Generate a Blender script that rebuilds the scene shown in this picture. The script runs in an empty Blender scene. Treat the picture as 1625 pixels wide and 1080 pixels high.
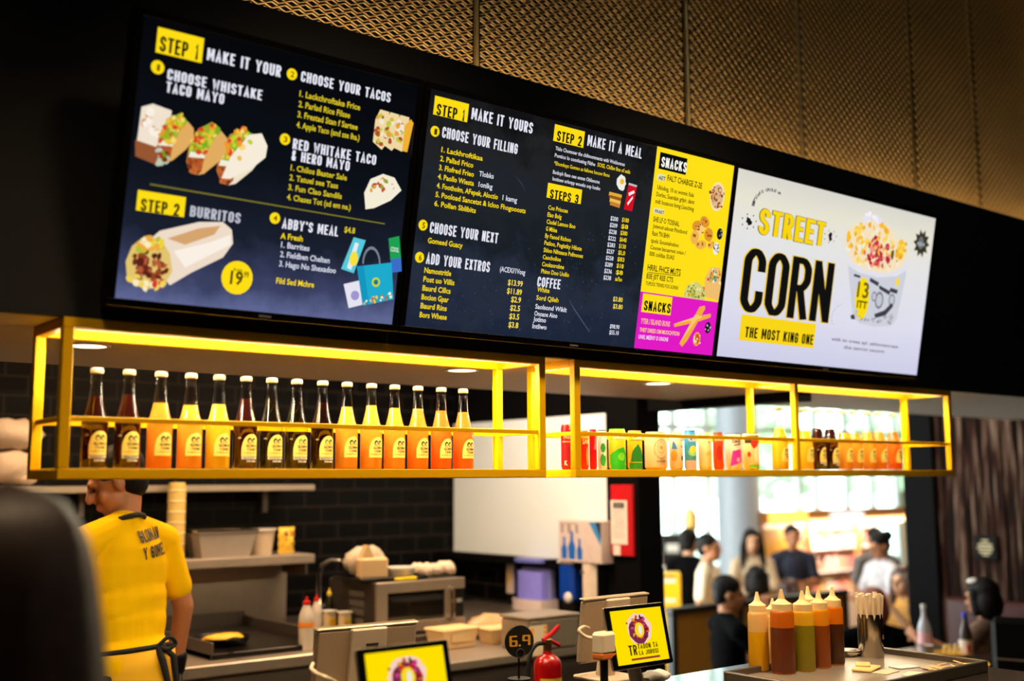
import bpy, math, random
from mathutils import Vector, Matrix
from mathutils.bvhtree import BVHTree
random.seed(7)
S = bpy.context.scene
COL = S.collection
PI = math.pi

# ---------------------------------------------------------------- camera, calibrated on the yellow shelf frames
FPX, PITCH, YAW, ROLL = 1781.9, 0.1248, 0.6765, -0.0066
EYE = Vector((-.8128, -2.6913, 1.62))
FW = Vector((math.sin(YAW)*math.cos(PITCH), math.cos(YAW)*math.cos(PITCH), math.sin(PITCH)))
_r = Vector((math.cos(YAW), -math.sin(YAW), 0)); _u = _r.cross(FW)
RT = _r*math.cos(ROLL)+_u*math.sin(ROLL)
UP = -_r*math.sin(ROLL)+_u*math.cos(ROLL)
cam = bpy.data.cameras.new('camera'); camo = bpy.data.objects.new('camera', cam); COL.objects.link(camo)
cam.sensor_width = 36; cam.lens = FPX*36/1625
m = Matrix((RT, UP, -FW)).transposed().to_4x4(); m.translation = EYE
camo.matrix_world = m
cam.clip_start = .05; cam.clip_end = 200
cam.dof.use_dof = True; cam.dof.focus_distance = 3.5; cam.dof.aperture_fstop = 1.3
S.camera = camo

# ---------------------------------------------------------------- sky, exposure, big lights
S.view_settings.view_transform = 'Standard'; S.view_settings.look = 'None'
S.view_settings.gamma = 1; S.view_settings.use_curve_mapping = False
S.view_settings.exposure = 0.0
wd = bpy.data.worlds.new('overcast_sky'); S.world = wd; wd.use_nodes = True
nt = wd.node_tree; bgn = nt.nodes['Background']
tc = nt.nodes.new('ShaderNodeTexCoord'); sx = nt.nodes.new('ShaderNodeSeparateXYZ'); rp = nt.nodes.new('ShaderNodeValToRGB')
nt.links.new(tc.outputs['Generated'], sx.inputs[0]); nt.links.new(sx.outputs[2], rp.inputs[0]); nt.links.new(rp.outputs[0], bgn.inputs[0])
rp.color_ramp.elements[0].color = (.86, 1, .95, 1); rp.color_ramp.elements[1].color = (.95, 1, 1, 1)
bgn.inputs[1].default_value = 9.0

def area(name, loc, direction, sx, sy, power, color=(1, .8, .55), portal=False, spread=180):
    l = bpy.data.lights.new(name, 'AREA'); l.shape = 'RECTANGLE'; l.size = sx; l.size_y = sy
    l.energy = power; l.color = color; l.spread = math.radians(spread)
    if portal: l.cycles.is_portal = True
    o = bpy.data.objects.new(name, l); COL.objects.link(o); o.location = loc
    d = Vector(direction).normalized()
    x = Vector((1, 0, 0)) if abs(d.x) < .9 else Vector((0, 1, 0))
    z = -d; y = z.cross(x).normalized(); x = y.cross(z)
    mm = Matrix((x, y, z)).transposed().to_4x4(); mm.translation = loc; o.matrix_world = mm
    return o
Z0 = 1.6317                     # underside of the yellow shelf frames
WARM = (1, .72, .42)
area('daylight_portal', (14, 8.9, 2.0), (0, -1, 0), 16, 4, 1, portal=True)
for i, (lx, ly, lz, p) in enumerate([(.2, 1.8, 2.65, 34), (1.5, 1.9, 2.65, 34), (2.5, 1.5, 2.65, 24)]):
    area('kitchen_ceiling_light', (lx, ly, lz), (0, 0, -1), .5, .25, p*.85, (1, .64, .34))
area('panel_fill_light', (2.2, 1.7, 2.66), (.75, .15, -.65), .5, .25, 25, (1, .93, .86))  # added fill, no real fitting: brightens the pale side-wall panel in place of daylight
for i, (lx, ly, p) in enumerate([(-.5, -1.3, 9), (.8, -1.1, 18), (2.1, -1.1, 24)]):
    area('counter_ceiling_light', (lx, ly, 3.9), (0, .10, -1), .3, .3, p, WARM, spread=84)
for i, (lx, ly, p) in enumerate([(5.6, 1.2, 14), (8.0, 3.2, 55), (11.5, 5.5, 110)]):
    area('hall_ceiling_light', (lx, ly, 3.3), (0, 0, -1), .8, .8, p, (1, .78, .55))
area('mesh_cove_light', (2.2, .215, 2.915), (0, .9, .43), 9.0, .03, 17, (1, .76, .44))
area('upper_mesh_light', (5.9, -.1, 4.9), (0.1, .9, -.3), .6, .1, 1.4, (1, .76, .44))
for (x0, x1, p) in ((.05, 1.45, 26), (1.66, 2.70, 13), (2.8, 3.83, 13)):
    area('shelf_led_light', ((x0+x1)/2, .034, Z0+.343), (0, .62, -.78), x1-x0, .012, p*.48, (1, .88, .6))
    area('shelf_led_light', ((x0+x1)/2, .209, Z0+.343), (0, -.55, -.83), x1-x0, .012, p*.45, (1, .88, .6))

# ---------------------------------------------------------------- pixel -> place helpers (each with its own real distance)
def ray(px, py): return FW+RT*((px-812.5)/FPX)-UP*((py-540)/FPX)
def atz(px, py, z): return EYE+ray(px, py)*z
def on(px, py, ax, v):
    d = ray(px, py); return EYE+d*((v-EYE[ax])/d[ax])
def onX(px, py, v): return on(px, py, 0, v)
def onY(px, py, v): return on(px, py, 1, v)
def onZ(px, py, v): return on(px, py, 2, v)

# ---------------------------------------------------------------- materials
def lin(c): return tuple(((v/255)/12.92 if v/255 <= .04045 else ((v/255+.055)/1.055)**2.4) for v in c)
_mc = {}
def mat(name, rgb=(128,)*3, rough=.5, metal=0, var=.12, scale=25, bump=0, **kw):
    """principled material with a procedural noise that varies colour (and bump)"""
    if name in _mc: return _mc[name]
    m = bpy.data.materials.new(name); m.use_nodes = True; _mc[name] = m
    t = m.node_tree; p = t.nodes['Principled BSDF']; c = lin(rgb)
    p.inputs['Roughness'].default_value = rough; p.inputs['Metallic'].default_value = metal
    for k, v in kw.items(): p.inputs[k.replace('_', ' ')].default_value = v
    co = t.nodes.new('ShaderNodeTexCoord'); n = t.nodes.new('ShaderNodeTexNoise'); n.inputs['Scale'].default_value = scale
    t.links.new(co.outputs['Object'], n.inputs['Vector'])
    mx = t.nodes.new('ShaderNodeMix'); mx.data_type = 'RGBA'
    mx.inputs['A'].default_value = (*[v*(1-var) for v in c], 1); mx.inputs['B'].default_value = (*[min(1, v*(1+var)) for v in c], 1)
    t.links.new(n.outputs['Fac'], mx.inputs['Factor']); t.links.new(mx.outputs['Result'], p.inputs['Base Color'])
    if bump:
        b = t.nodes.new('ShaderNodeBump'); b.inputs['Strength'].default_value = bump; b.inputs['Distance'].default_value = .02
        t.links.new(n.outputs['Fac'], b.inputs['Height']); t.links.new(b.outputs['Normal'], p.inputs['Normal'])
    return m
def emis(rgb, k=1.0):
    key = 'glow_%d_%d_%d_%g' % (*rgb, k)
    if key in _mc: return _mc[key]
    m = bpy.data.materials.new(key); m.use_nodes = True; _mc[key] = m
    t = m.node_tree; t.nodes.clear(); e = t.nodes.new('ShaderNodeEmission'); o = t.nodes.new('ShaderNodeOutputMaterial')
    e.inputs[0].default_value = (*lin(rgb), 1); e.inputs[1].default_value = k; t.links.new(e.outputs[0], o.inputs[0])
    return m
def glass(name, tint=(255, 255, 255), rough=.02, mixf=1.0):
    """thin clear shell: tinted transparency with fresnel gloss"""
    if name in _mc: return _mc[name]
    m = bpy.data.materials.new(name); m.use_nodes = True; _mc[name] = m
    t = m.node_tree; t.nodes.clear()
    a = t.nodes.new('ShaderNodeBsdfTransparent'); g = t.nodes.new('ShaderNodeBsdfGlossy'); x = t.nodes.new('ShaderNodeMixShader')
    lw = t.nodes.new('ShaderNodeLayerWeight'); pw = t.nodes.new('ShaderNodeMath'); pw.operation = 'POWER'; pw.inputs[1].default_value = 5
    f = t.nodes.new('ShaderNodeMath'); f.operation = 'MULTIPLY_ADD'; f.inputs[1].default_value = .9; f.inputs[2].default_value = .06
    t.links.new(lw.outputs['Facing'], pw.inputs[0]); t.links.new(pw.outputs[0], f.inputs[0]); o = t.nodes.new('ShaderNodeOutputMaterial')
    a.inputs[0].default_value = (*lin(tint), 1); g.inputs['Roughness'].default_value = rough
    t.links.new(f.outputs[0], x.inputs[0]); t.links.new(a.outputs[0], x.inputs[1]); t.links.new(g.outputs[0], x.inputs[2]); t.links.new(x.outputs[0], o.inputs[0])
    return m
def juice(name, rgb=None, tr=.45):
    if name in _mc: return _mc[name]
    m = bpy.data.materials.new(name); m.use_nodes = True; _mc[name] = m
    t = m.node_tree; p = t.nodes['Principled BSDF']; o = t.nodes['Material Output']
    co = t.nodes.new('ShaderNodeTexCoord'); n = t.nodes.new('ShaderNodeTexNoise'); n.inputs['Scale'].default_value = 30
    t.links.new(co.outputs['Object'], n.inputs['Vector'])
    mx = t.nodes.new('ShaderNodeMix'); mx.data_type = 'RGBA'; c = lin(rgb)
    mx.inputs['A'].default_value = (*[v*.92 for v in c], 1); mx.inputs['B'].default_value = (*c, 1)
    t.links.new(n.outputs['Fac'], mx.inputs['Factor']); t.links.new(mx.outputs['Result'], p.inputs['Base Color']); p.inputs['Roughness'].default_value = .25
    tl = t.nodes.new('ShaderNodeBsdfTranslucent'); x = t.nodes.new('ShaderNodeMixShader'); x.inputs[0].default_value = tr
    t.links.new(mx.outputs['Result'], tl.inputs[0]); t.links.new(p.outputs[0], x.inputs[1]); t.links.new(tl.outputs[0], x.inputs[2]); t.links.new(x.outputs[0], o.inputs[0])
    return m
def tilemat(name, ax, tw, th, brick=(5, 4, 4), mortar=(44, 39, 34)):
    m = bpy.data.materials.new(name); m.use_nodes = True; t = m.node_tree; p = t.nodes['Principled BSDF']
    co = t.nodes.new('ShaderNodeTexCoord'); s = t.nodes.new('ShaderNodeSeparateXYZ'); c = t.nodes.new('ShaderNodeCombineXYZ'); b = t.nodes.new('ShaderNodeTexBrick')
    t.links.new(co.outputs['Object'], s.inputs[0]); t.links.new(s.outputs[ax], c.inputs[0]); t.links.new(s.outputs[2], c.inputs[1]); t.links.new(c.outputs[0], b.inputs['Vector'])
    b.inputs['Color1'].default_value = (*lin(brick), 1); b.inputs['Color2'].default_value = (*lin([v*1.3 for v in brick]), 1); b.inputs['Mortar'].default_value = (*lin(mortar), 1)
    b.inputs['Scale'].default_value = 1; b.inputs['Brick Width'].default_value = tw; b.inputs['Row Height'].default_value = th; b.inputs['Mortar Size'].default_value = .004; b.inputs['Mortar Smooth'].default_value = .2
    t.links.new(b.outputs['Color'], p.inputs['Base Color'])
    r = t.nodes.new('ShaderNodeMapRange'); r.inputs[3].default_value = .45; r.inputs[4].default_value = .9; p.inputs['Specular IOR Level'].default_value = .1; t.links.new(b.outputs['Fac'], r.inputs[0]); t.links.new(r.outputs[0], p.inputs['Roughness'])
    return m

# ---------------------------------------------------------------- mesh building
def xf(loc=(0, 0, 0), rx=0, ry=0, rz=0):
    return Matrix.Translation(loc) @ Matrix.Rotation(rz, 4, 'Z') @ Matrix.Rotation(ry, 4, 'Y') @ Matrix.Rotation(rx, 4, 'X')
class MB:
    def __init__(s): s.v = []; s.f = []; s.mi = []; s.sm = []
    def add(s, vs, fs, mi=0, sm=False, M=None):
        n = len(s.v)
        s.v += [tuple(M @ Vector(p)) for p in vs] if M is not None else [tuple(p) for p in vs]
        for f in fs: s.f.append([i+n for i in f]); s.mi.append(mi); s.sm.append(sm)
        return s
    def box(s, c, d, bev=0, M=None, mi=0):
        hx, hy, hz = d[0]/2, d[1]/2, d[2]/2; b = min(bev, hx*.9, hy*.9, hz*.9)
        if b <= 0:
            vs = [(c[0]+x*hx, c[1]+y*hy, c[2]+z*hz) for x in (-1, 1) for y in (-1, 1) for z in (-1, 1)]
            return s.add(vs, [(0, 1, 3, 2), (4, 6, 7, 5), (0, 4, 5, 1), (2, 3, 7, 6), (0, 2, 6, 4), (1, 5, 7, 3)], mi, False, M)
        vs = []; ix = {}
        for x in (-1, 1):
            for y in (-1, 1):
                for z in (-1, 1):
                    for k in range(3):
                        p = [x*(hx-b), y*(hy-b), z*(hz-b)]; p[k] = (x*hx, y*hy, z*hz)[k]
                        ix[x, y, z, k] = len(vs); vs.append((c[0]+p[0], c[1]+p[1], c[2]+p[2]))
        fs = []
        for k in range(3):
            for sg in (-1, 1):
                o = [q for q in range(3) if q != k]; q = []
                for a, e in ((-1, -1), (1, -1), (1, 1), (-1, 1)):
                    t = [0]*3; t[k] = sg; t[o[0]] = a; t[o[1]] = e; q.append(ix[(*t, k)])
                fs.append(q)
        for k in range(3):
            o = [q for q in range(3) if q != k]
            for a in (-1, 1):
                for e in (-1, 1):
                    q = []
                    for sg, kk in ((-1, o[0]), (1, o[0]), (1, o[1]), (-1, o[1])):
                        t = [0]*3; t[k] = sg; t[o[0]] = a; t[o[1]] = e; q.append(ix[(*t, kk)])
                    fs.append(q)
        for x in (-1, 1):
            for y in (-1, 1):
                for z in (-1, 1): fs.append([ix[x, y, z, 0], ix[x, y, z, 1], ix[x, y, z, 2]])
        return s.add(vs, fs, mi, False, M)
    def lathe(s, prof, seg=24, M=None, mi=0, sx=1, sy=1):
        vs = []; fs = []; rows = []
        for r, z in prof:
            if r < 1e-6: rows.append([len(vs)]); vs.append((0, 0, z))
            else:
                rows.append(list(range(len(vs), len(vs)+seg)))
                vs += [(r*sx*math.cos(2*PI*i/seg), r*sy*math.sin(2*PI*i/seg), z) for i in range(seg)]
        for a, b in zip(rows, rows[1:]):
            for i in range(seg):
                j = (i+1) % seg
                if len(a) == 1 and len(b) == 1: continue
                if len(a) == 1: fs.append((a[0], b[j], b[i]))
                elif len(b) == 1: fs.append((a[i], a[j], b[0]))
                else: fs.append((a[i], a[j], b[j], b[i]))
        return s.add(vs, fs, mi, True, M)
    def cyl(s, c, r, h, seg=20, M=None, mi=0, r2=None):
        T = Matrix.Translation(c); r2 = r if r2 is None else r2
        return s.lathe([(0, 0), (r, 0), (r2, h), (0, h)], seg, T if M is None else M @ T, mi)
    def ball(s, c, r, seg=16, M=None, mi=0, R=None):
        r = (r,)*3 if not hasattr(r, '__len__') else r
        n = max(6, seg//2); T = Matrix.Translation(c) @ (R.to_4x4() if R is not None else Matrix()) @ Matrix.Diagonal((*r, 1))
        return s.lathe([(math.sin(PI*i/n) if 0 < i < n else 0, -math.cos(PI*i/n)) for i in range(n+1)], seg, T if M is None else M @ T, mi)
    def tube(s, pts, r, seg=8, M=None, mi=0, cap=True):
        pts = [Vector(p) for p in pts]; n = len(pts); rs = r if hasattr(r, '__len__') else [r]*n
        vs = []; fs = []; up = Vector((0, 0, 1))
        for i, p in enumerate(pts):
            d = (pts[min(i+1, n-1)]-pts[max(i-1, 0)]).normalized()
            if abs(d.dot(up)) > .95: up = Vector((1, 0, 0)) if abs(d.x) < .9 else Vector((0, 1, 0))
            x = d.cross(up).normalized(); y = x.cross(d).normalized(); up = y
            vs += [p+x*rs[i]*math.cos(2*PI*k/seg)+y*rs[i]*math.sin(2*PI*k/seg) for k in range(seg)]
        for i in range(n-1):
            for k in range(seg): fs.append((i*seg+k, i*seg+(k+1) % seg, (i+1)*seg+(k+1) % seg, (i+1)*seg+k))
        if cap: fs += [list(range(seg))[::-1], list(range((n-1)*seg, n*seg))]
        return s.add(vs, fs, mi, True, M)
    def prism(s, poly, h, M=None, mi=0):
        n = len(poly); vs = [(x, y, 0) for x, y in poly]+[(x, y, h) for x, y in poly]
        fs = [list(range(n))[::-1], list(range(n, 2*n))]+[(i, (i+1) % n, (i+1) % n+n, i+n) for i in range(n)]
        return s.add(vs, fs, mi, False, M)
def setp(o, label=None, cat=None, group=None, kind=None):
    for k, v in (('label', label), ('category', cat), ('group', group), ('kind', kind)):
        if v: o[k] = v
    return o
def obj(name, mb, mats, parent=None, label=None, sharp=35, **kw):
    me = bpy.data.meshes.new(name); me.from_pydata(mb.v, [], mb.f)
    mats = mats if isinstance(mats, (list, tuple)) else [mats]
    for m_ in mats: me.materials.append(m_)
    me.polygons.foreach_set('material_index', mb.mi); me.polygons.foreach_set('use_smooth', mb.sm)
    me.update(); me.set_sharp_from_angle(angle=math.radians(sharp))
    o = bpy.data.objects.new(name, me); COL.objects.link(o)
    if parent: o.parent = parent
    return setp(o, label, **kw)
def thing(name, label, cat, loc=(0, 0, 0), rz=0, group=None):
    o = bpy.data.objects.new(name, None); COL.objects.link(o); o.location = loc; o.rotation_euler = (0, 0, rz); o.empty_display_size = .05
    return setp(o, label, cat, group)
def struct(name, mb, m_, parent=None): return obj(name, mb, m_, parent, kind=None if parent else 'structure')
def dup(root, loc, rz=0, label=None, group=None, mats=None):
    r = root.copy(); COL.objects.link(r); r.location = loc; r.rotation_euler = (0, 0, rz)
    if label: r['label'] = label
    if group: r['group'] = group
    for ch in list(root.children):
        c = ch.copy(); COL.objects.link(c); c.parent = r
        if mats and ch.name.split('.')[0] in mats:
            c.data = ch.data.copy(); c.data.materials.clear(); c.data.materials.append(mats[ch.name.split('.')[0]])
        for g in ch.children:
            d = g.copy(); COL.objects.link(d); d.parent = c
    return r
ORD = 'first second third fourth fifth sixth seventh eighth ninth tenth eleventh twelfth thirteenth fourteenth fifteenth'.split()

# ---------------------------------------------------------------- flat lettering and pictures
_tx = {}
def text2d(s, off=.018, res=2):
    """lettering as 2-D vertices and faces, capitals 1 high"""
    k = (s, off, res)
    if k in _tx: return _tx[k]
    cu = bpy.data.curves.new('t', 'FONT'); cu.body = s; cu.size = 1; cu.offset = off; cu.resolution_u = res
    o = bpy.data.objects.new('t', cu); me = o.to_mesh()
    v = [(p.co.x, p.co.y) for p in me.vertices]; f = [list(p.vertices) for p in me.polygons]
    o.to_mesh_clear(); bpy.data.objects.remove(o); bpy.data.curves.remove(cu)
    x0 = min(p[0] for p in v); x1 = max(p[0] for p in v); c = CAPH
    _tx[k] = ([((x-x0)/c, y/c) for x, y in v], f, (x1-x0)/c)
    return _tx[k]
CAPH = 1.0
CAPH = max(y for x, y in text2d('H', 0)[0]); _tx.clear()
# condensed block capitals for the big headings, drawn as thick strokes
_O = [(.32, 0), (0, .13), (0, .87), (.32, 1), (.68, 1), (1, .87), (1, .13), (.68, 0), (.32, 0)]
GL = {'A': [[(0, -.09), (.5, 1.06), (1, -.09)], [(.2, .3), (.8, .3)]], 'B': [[(0, 0), (0, 1), (.68, 1), (1, .88), (1, .66), (.72, .53), (0, .53)], [(.72, .53), (1, .4), (1, .12), (.68, 0), (0, 0)]],
 'C': [[(1, .33), (1, .13), (.68, 0), (.32, 0), (0, .13), (0, .87), (.32, 1), (.68, 1), (1, .87), (1, .67)]], 'D': [[(0, 0), (0, 1), (.6, 1), (1, .84), (1, .16), (.6, 0), (0, 0)]],
 'E': [[(1, 0), (0, 0), (0, 1), (1, 1)], [(0, .52), (.85, .52)]], 'F': [[(0, -.08), (0, 1), (1, 1)], [(0, .5), (.85, .5)]], 'G': [[(1, .67), (1, .87), (.68, 1), (.32, 1), (0, .87), (0, .13), (.32, 0), (.68, 0), (1, .13), (1, .48), (.55, .48)]],
 'H': [[(0, -.08), (0, 1.08)], [(1, -.08), (1, 1.08)], [(0, .52), (1, .52)]], 'I': [[(.5, -.08), (.5, 1.08)]], 'J': [[(0, .3), (0, .12), (.32, 0), (.68, 0), (1, .12), (1, 1.08)]], 'K': [[(0, -.08), (0, 1.08)], [(1, 1.06), (.1, .42)], [(.3, .6), (1, -.06)]],
 'L': [[(0, 1.08), (0, 0), (1, 0)]], 'M': [[(0, -.08), (0, 1.08)], [(1, -.08), (1, 1.08)], [(.05, 1.08), (.5, .25), (.95, 1.08)]], 'N': [[(0, -.08), (0, 1.08)], [(1, -.08), (1, 1.08)], [(.0, 1.02), (1, -.02)]], 'O': [_O], 'P': [[(0, -.08), (0, 1), (.68, 1), (1, .87), (1, .6), (.68, .46), (0, .46)]],
 'Q': [_O, [(.6, .25), (1.1, -.1)]], 'R': [[(0, -.08), (0, 1), (.68, 1), (1, .87), (1, .64), (.68, .5), (0, .5)], [(.5, .5), (1, -.08)]], 'S': [[(1, .72), (1, .87), (.68, 1), (.32, 1), (0, .87), (0, .68), (.2, .56), (.8, .44), (1, .32), (1, .13), (.68, 0), (.32, 0), (0, .13), (0, .28)]],
 'T': [[(0, 1), (1, 1)], [(.5, 1), (.5, -.08)]], 'U': [[(0, 1.08), (0, .13), (.32, 0), (.68, 0), (1, .13), (1, 1.08)]], 'V': [[(0, 1.08), (.5, -.02), (1, 1.08)]], 'W': [[(0, 1.08), (.2, 0), (.5, .75), (.8, 0), (1, 1.08)]], 'X': [[(0, 1.06), (1, -.06)], [(0, -.06), (1, 1.06)]],
 'Y': [[(0, 1.08), (.5, .42), (1, 1.08)], [(.5, .5), (.5, -.08)]], 'Z': [[(0, 1), (1, 1)], [(1, 1), (0, 0)], [(0, 0), (1, 0)]], '1': [[(.15, .8), (.55, 1), (.55, -.08)]], '2': [[(0, .7), (0, .87), (.32, 1), (.68, 1), (1, .87), (1, .62), (0, 0), (1, 0)]],
 '3': [[(0, .75), (0, .88), (.32, 1), (.68, 1), (1, .88), (1, .65), (.7, .53), (.4, .53)], [(.7, .53), (1, .4), (1, .12), (.68, 0), (.32, 0), (0, .12), (0, .25)]], '6': [[(1, .8), (1, .87), (.68, 1), (.32, 1), (0, .87), (0, .13), (.32, 0), (.68, 0), (1, .13), (1, .42), (.68, .55), (0, .52)]],
 '9': [[(0, .2), (0, .13), (.32, 0), (.68, 0), (1, .13), (1, .87), (.68, 1), (.32, 1), (0, .87), (0, .58), (.32, .45), (1, .48)]], "'": [[(.5, 1.08), (.5, .75)]], '&': [[(1, -.05), (.1, .75), (.3, 1), (.6, 1), (.7, .8), (0, .25), (.2, 0), (.6, 0), (1, .4)]], '.': [[(.5, -.08), (.5, .06)]]}
GW = {'I': .04, '1': .5, "'": .04, '.': .04, 'M': 1.5, 'W': 1.6, 'Y': 1.4, 'V': 1.35, 'A': 1.15, 'K': 1.15, 'E': .8, 'F': .8, 'L': .75, 'T': .95}
def block2d(s, th=.15, cw=.36, gap=.1, grow=0):
    """capitals 1 high from thick strokes"""
    vs, fs = [], []; x = 0; t = th+2*grow
    for ch in s:
        if ch == ' ': x += cw*.62+gap; continue
        W = (cw-th)*GW.get(ch, 1)*1.0+.0; sx0 = x+th/2; k = (th/2-grow*.0)
        for st in GL[ch]:
            P = [Vector((sx0+p[0]*W, th/2+min(max(p[1], -.09), 1.09)*(1-th))) for p in st]
            P = [Vector((p.x, min(max(p.y, 0 if grow == 0 else -grow), 1+grow))) if q[1] < 0 or q[1] > 1 else p for p, q in zip(P, st)]
            if ch not in 'ANMKVWXYZ1':          # round off the already gentle corners
                Q = [P[0]]
                cl = (P[0]-P[-1]).length < 1e-5
                for i in range(1, len(P)-1):
                    d1 = (P[i]-P[i-1]); d2 = (P[i+1]-P[i])
                    if .15 < d1.angle(d2) < 1.2: Q += [P[i]-d1*min(.3, .05/d1.length), P[i]-d1*min(.08, .013/d1.length)+d2*min(.08, .013/d2.length), P[i]+d2*min(.3, .05/d2.length)]
                    else: Q.append(P[i])
                P = Q+[P[-1]]
            if abs(P[1].y-P[0].y) < 1e-4 and st[0] != st[-1]: P[0] = P[0]-(P[1]-P[0]).normalized()*(th/2+grow)
            if abs(P[-1].y-P[-2].y) < 1e-4 and st[0] != st[-1]: P[-1] = P[-1]+(P[-1]-P[-2]).normalized()*(th/2+grow)
            closed = (P[0]-P[-1]).length < 1e-5; n = len(P)-(1 if closed else 0); L = []; Rr = []
            for i in range(n):
                a = P[(i-1) % n] if (closed or i > 0) else None; c = P[(i+1) % n] if (closed or i < n-1) else None
                d1 = (P[i]-a).normalized() if a is not None else None; d2 = (c-P[i]).normalized() if c is not None else None
                if d1 is None: d1 = d2
                if d2 is None: d2 = d1
                n1 = Vector((-d1.y, d1.x)); n2 = Vector((-d2.y, d2.x)); mm = (n1+n2); mm = mm.normalized() if mm.length > 1e-4 else n1
                q = t/2/max(.45, mm.dot(n1)); L.append(P[i]+mm*q); Rr.append(P[i]-mm*q)
            b = len(vs)
            for p, q in zip(L, Rr): vs += [(p.x, p.y), (q.x, q.y)]
            for i in range(n if closed else n-1): j = (i+1) % n; fs.append((b+2*i+1, b+2*j+1, b+2*j, b+2*i))
        x += W+th+gap
    return vs, fs, x-gap
class Board:
    """flat printed or lit face: layers of shapes just above a plane at its real place"""
    def __init__(s, org, U, V, parent, glow=True):
        s.o = Vector(org); s.U = Vector(U).normalized(); s.V = Vector(V).normalized(); s.N = s.U.cross(s.V).normalized()
        s.parent = parent; s.host = parent; s.layers = {}; s.glow = glow; s.order = []; s.base = []; s.inv = Matrix.Translation(parent.location).inverted() if parent else Matrix()
    def uv(s, px, py):
        d = ray(px, py); t = (s.o-EYE).dot(s.N)/d.dot(s.N); q = EYE+d*t-s.o
        return (q.dot(s.U), q.dot(s.V))
    def lay(s, name, rgb):
        if name not in s.layers: s.layers[name] = (MB(), []); s.order.append(name)
        mb, cs = s.layers[name]
        if rgb not in cs: cs.append(rgb)
        return mb, cs.index(rgb)
    def rank(s, name):
        b = name.split('#')[0]
        if b not in s.base: s.base.append(b)
        return s.base.index(b)
    def raw(s, name, rgb, vs, fs, lift=0):
        mb, mi = s.lay(name, rgb); k = .0012*(s.rank(name)+1)+lift
        mb.add([s.o+s.U*x+s.V*y+s.N*k for x, y in vs], fs, mi)
    def poly(s, name, rgb, px, lift=0):
        s.raw(name, rgb, [s.uv(*p) for p in px], [list(range(len(px)))], lift)
    def rect(s, name, rgb, u0, v0, u1, v1, lift=0):
        if name.endswith('_tag'): s.k = getattr(s, 'k', 0)+1; name += '#%d' % s.k
        s.raw(name, rgb, [(u0, v0), (u1, v0), (u1, v1), (u0, v1)], [(0, 1, 2, 3)], lift)
    def prect(s, name, rgb, p0, p1, lift=0):
        """upright rectangle between the lower-left and upper-right corner"""
        a = s.uv(*p0); b = s.uv(*p1); s.rect(name, rgb, a[0], a[1], b[0], b[1], lift)
    def disc(s, name, rgb, c, r, ry=None, n=20, rot=0, jit=0, lift=0):
        if name in ('number_badge', 'price_badge', 'ink_splash'): s.k = getattr(s, 'k', 0)+1; name += '#%d' % s.k
        c = s.uv(*c); e = s.uv_len(r); ey = e if ry is None else s.uv_len(ry); P = []
        for i in range(n):
            a = 2*PI*i/n; k = 1+jit*random.uniform(-1, 1); x = e*k*math.cos(a); y = ey*k*math.sin(a)
            P.append((c[0]+x*math.cos(rot)-y*math.sin(rot), c[1]+x*math.sin(rot)+y*math.cos(rot)))
        s.raw(name, rgb, P, [list(range(n))], lift)
    def uv_len(s, r): return r*s.pxm
    def text(s, name, rgb, t, x0, y0, x1, h, bold=.02, lift=0, skew=0, block=None):
        s.k = getattr(s, 'k', 0)+1; name = name+'#%d' % s.k
        a = s.uv(x0, y0); top = s.uv(x0, y0-h); H = top[1]-a[1]
        lo, hi = a[0], a[0]+5                       # find u under photo column x1 on the same baseline
        for _ in range(40):
            mid = (lo+hi)/2; P = s.o+s.U*mid+s.V*a[1]-EYE; xx = 812.5+FPX*P.dot(RT)/P.dot(FW)
            if xx < x1: lo = mid
            else: hi = mid
        W = lo-a[0]; v, f, w = block2d(t, *block) if block else text2d(t, bold)
        s.raw(name, rgb, [(a[0]+x/w*W+skew*y*H, a[1]+y*H) for x, y in v], f, lift)
    def scatter(s, name, cols, poly, n, r0, r1, lift=0):
        xs = [p[0] for p in poly]; ys = [p[1] for p in poly]; k = 0; tries = 0
        while k < n and tries < n*30:
            tries += 1; x = random.uniform(min(xs), max(xs)); y = random.uniform(min(ys), max(ys)); ins = False
            for (xa, ya), (xb, yb) in zip(poly, poly[1:]+poly[:1]):
                if (ya > y) != (yb > y) and x < (xb-xa)*(y-ya)/(yb-ya)+xa: ins = not ins
            if not ins: continue
            s.disc(name, random.choice(cols), (x, y), random.uniform(r0, r1), random.uniform(r0, r1), 7, random.uniform(0, 3), .25, lift+.00002*k); k += 1
    def done(s, k=1.0):
        for nm in s.order:
            mb, cs = s.layers[nm]; mb.v = [tuple(s.inv @ Vector(p)) for p in mb.v]
            obj(nm.split('#')[0], mb, [emis(c, k) if s.glow else mat('print_%d_%d_%d' % c, c, .5, var=.03) for c in cs], s.host)
# ================================================================ the shell of the place
BLACK = mat('matte black board', (5, 4, 4), .8, var=.1, Specular_IOR_Level=.08)
DARK = mat('dark brown plaster', (17, 12, 9), .8, Specular_IOR_Level=.1)
SOFF = mat('greige soffit paint', (190, 176, 162), .6, var=.04, scale=4)
STEEL = mat('brushed steel', (176, 162, 146), .38, .7, var=.1, scale=14)
STEELD = mat('worn dark steel', (110, 100, 90), .4, .7, var=.15, scale=10)
CHROME = mat('bright chrome', (205, 200, 195), .15, 1, var=.03)
WHITEP = mat('white plastic', (225, 220, 212), .35, var=.03)
BLACKP = mat('black plastic', (14, 14, 15), .35, var=.05)
YEL = mat('yellow powder coat', (255, 192, 0), .5, var=.03, scale=8, Specular_IOR_Level=.2)
XW = 3.3; YB = 3.0; HF = -.45; XR = 6.6          # kitchen side wall, back wall, hall floor, right wall
ZF = Z0+.38                                       # underside of the bulkhead
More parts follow.
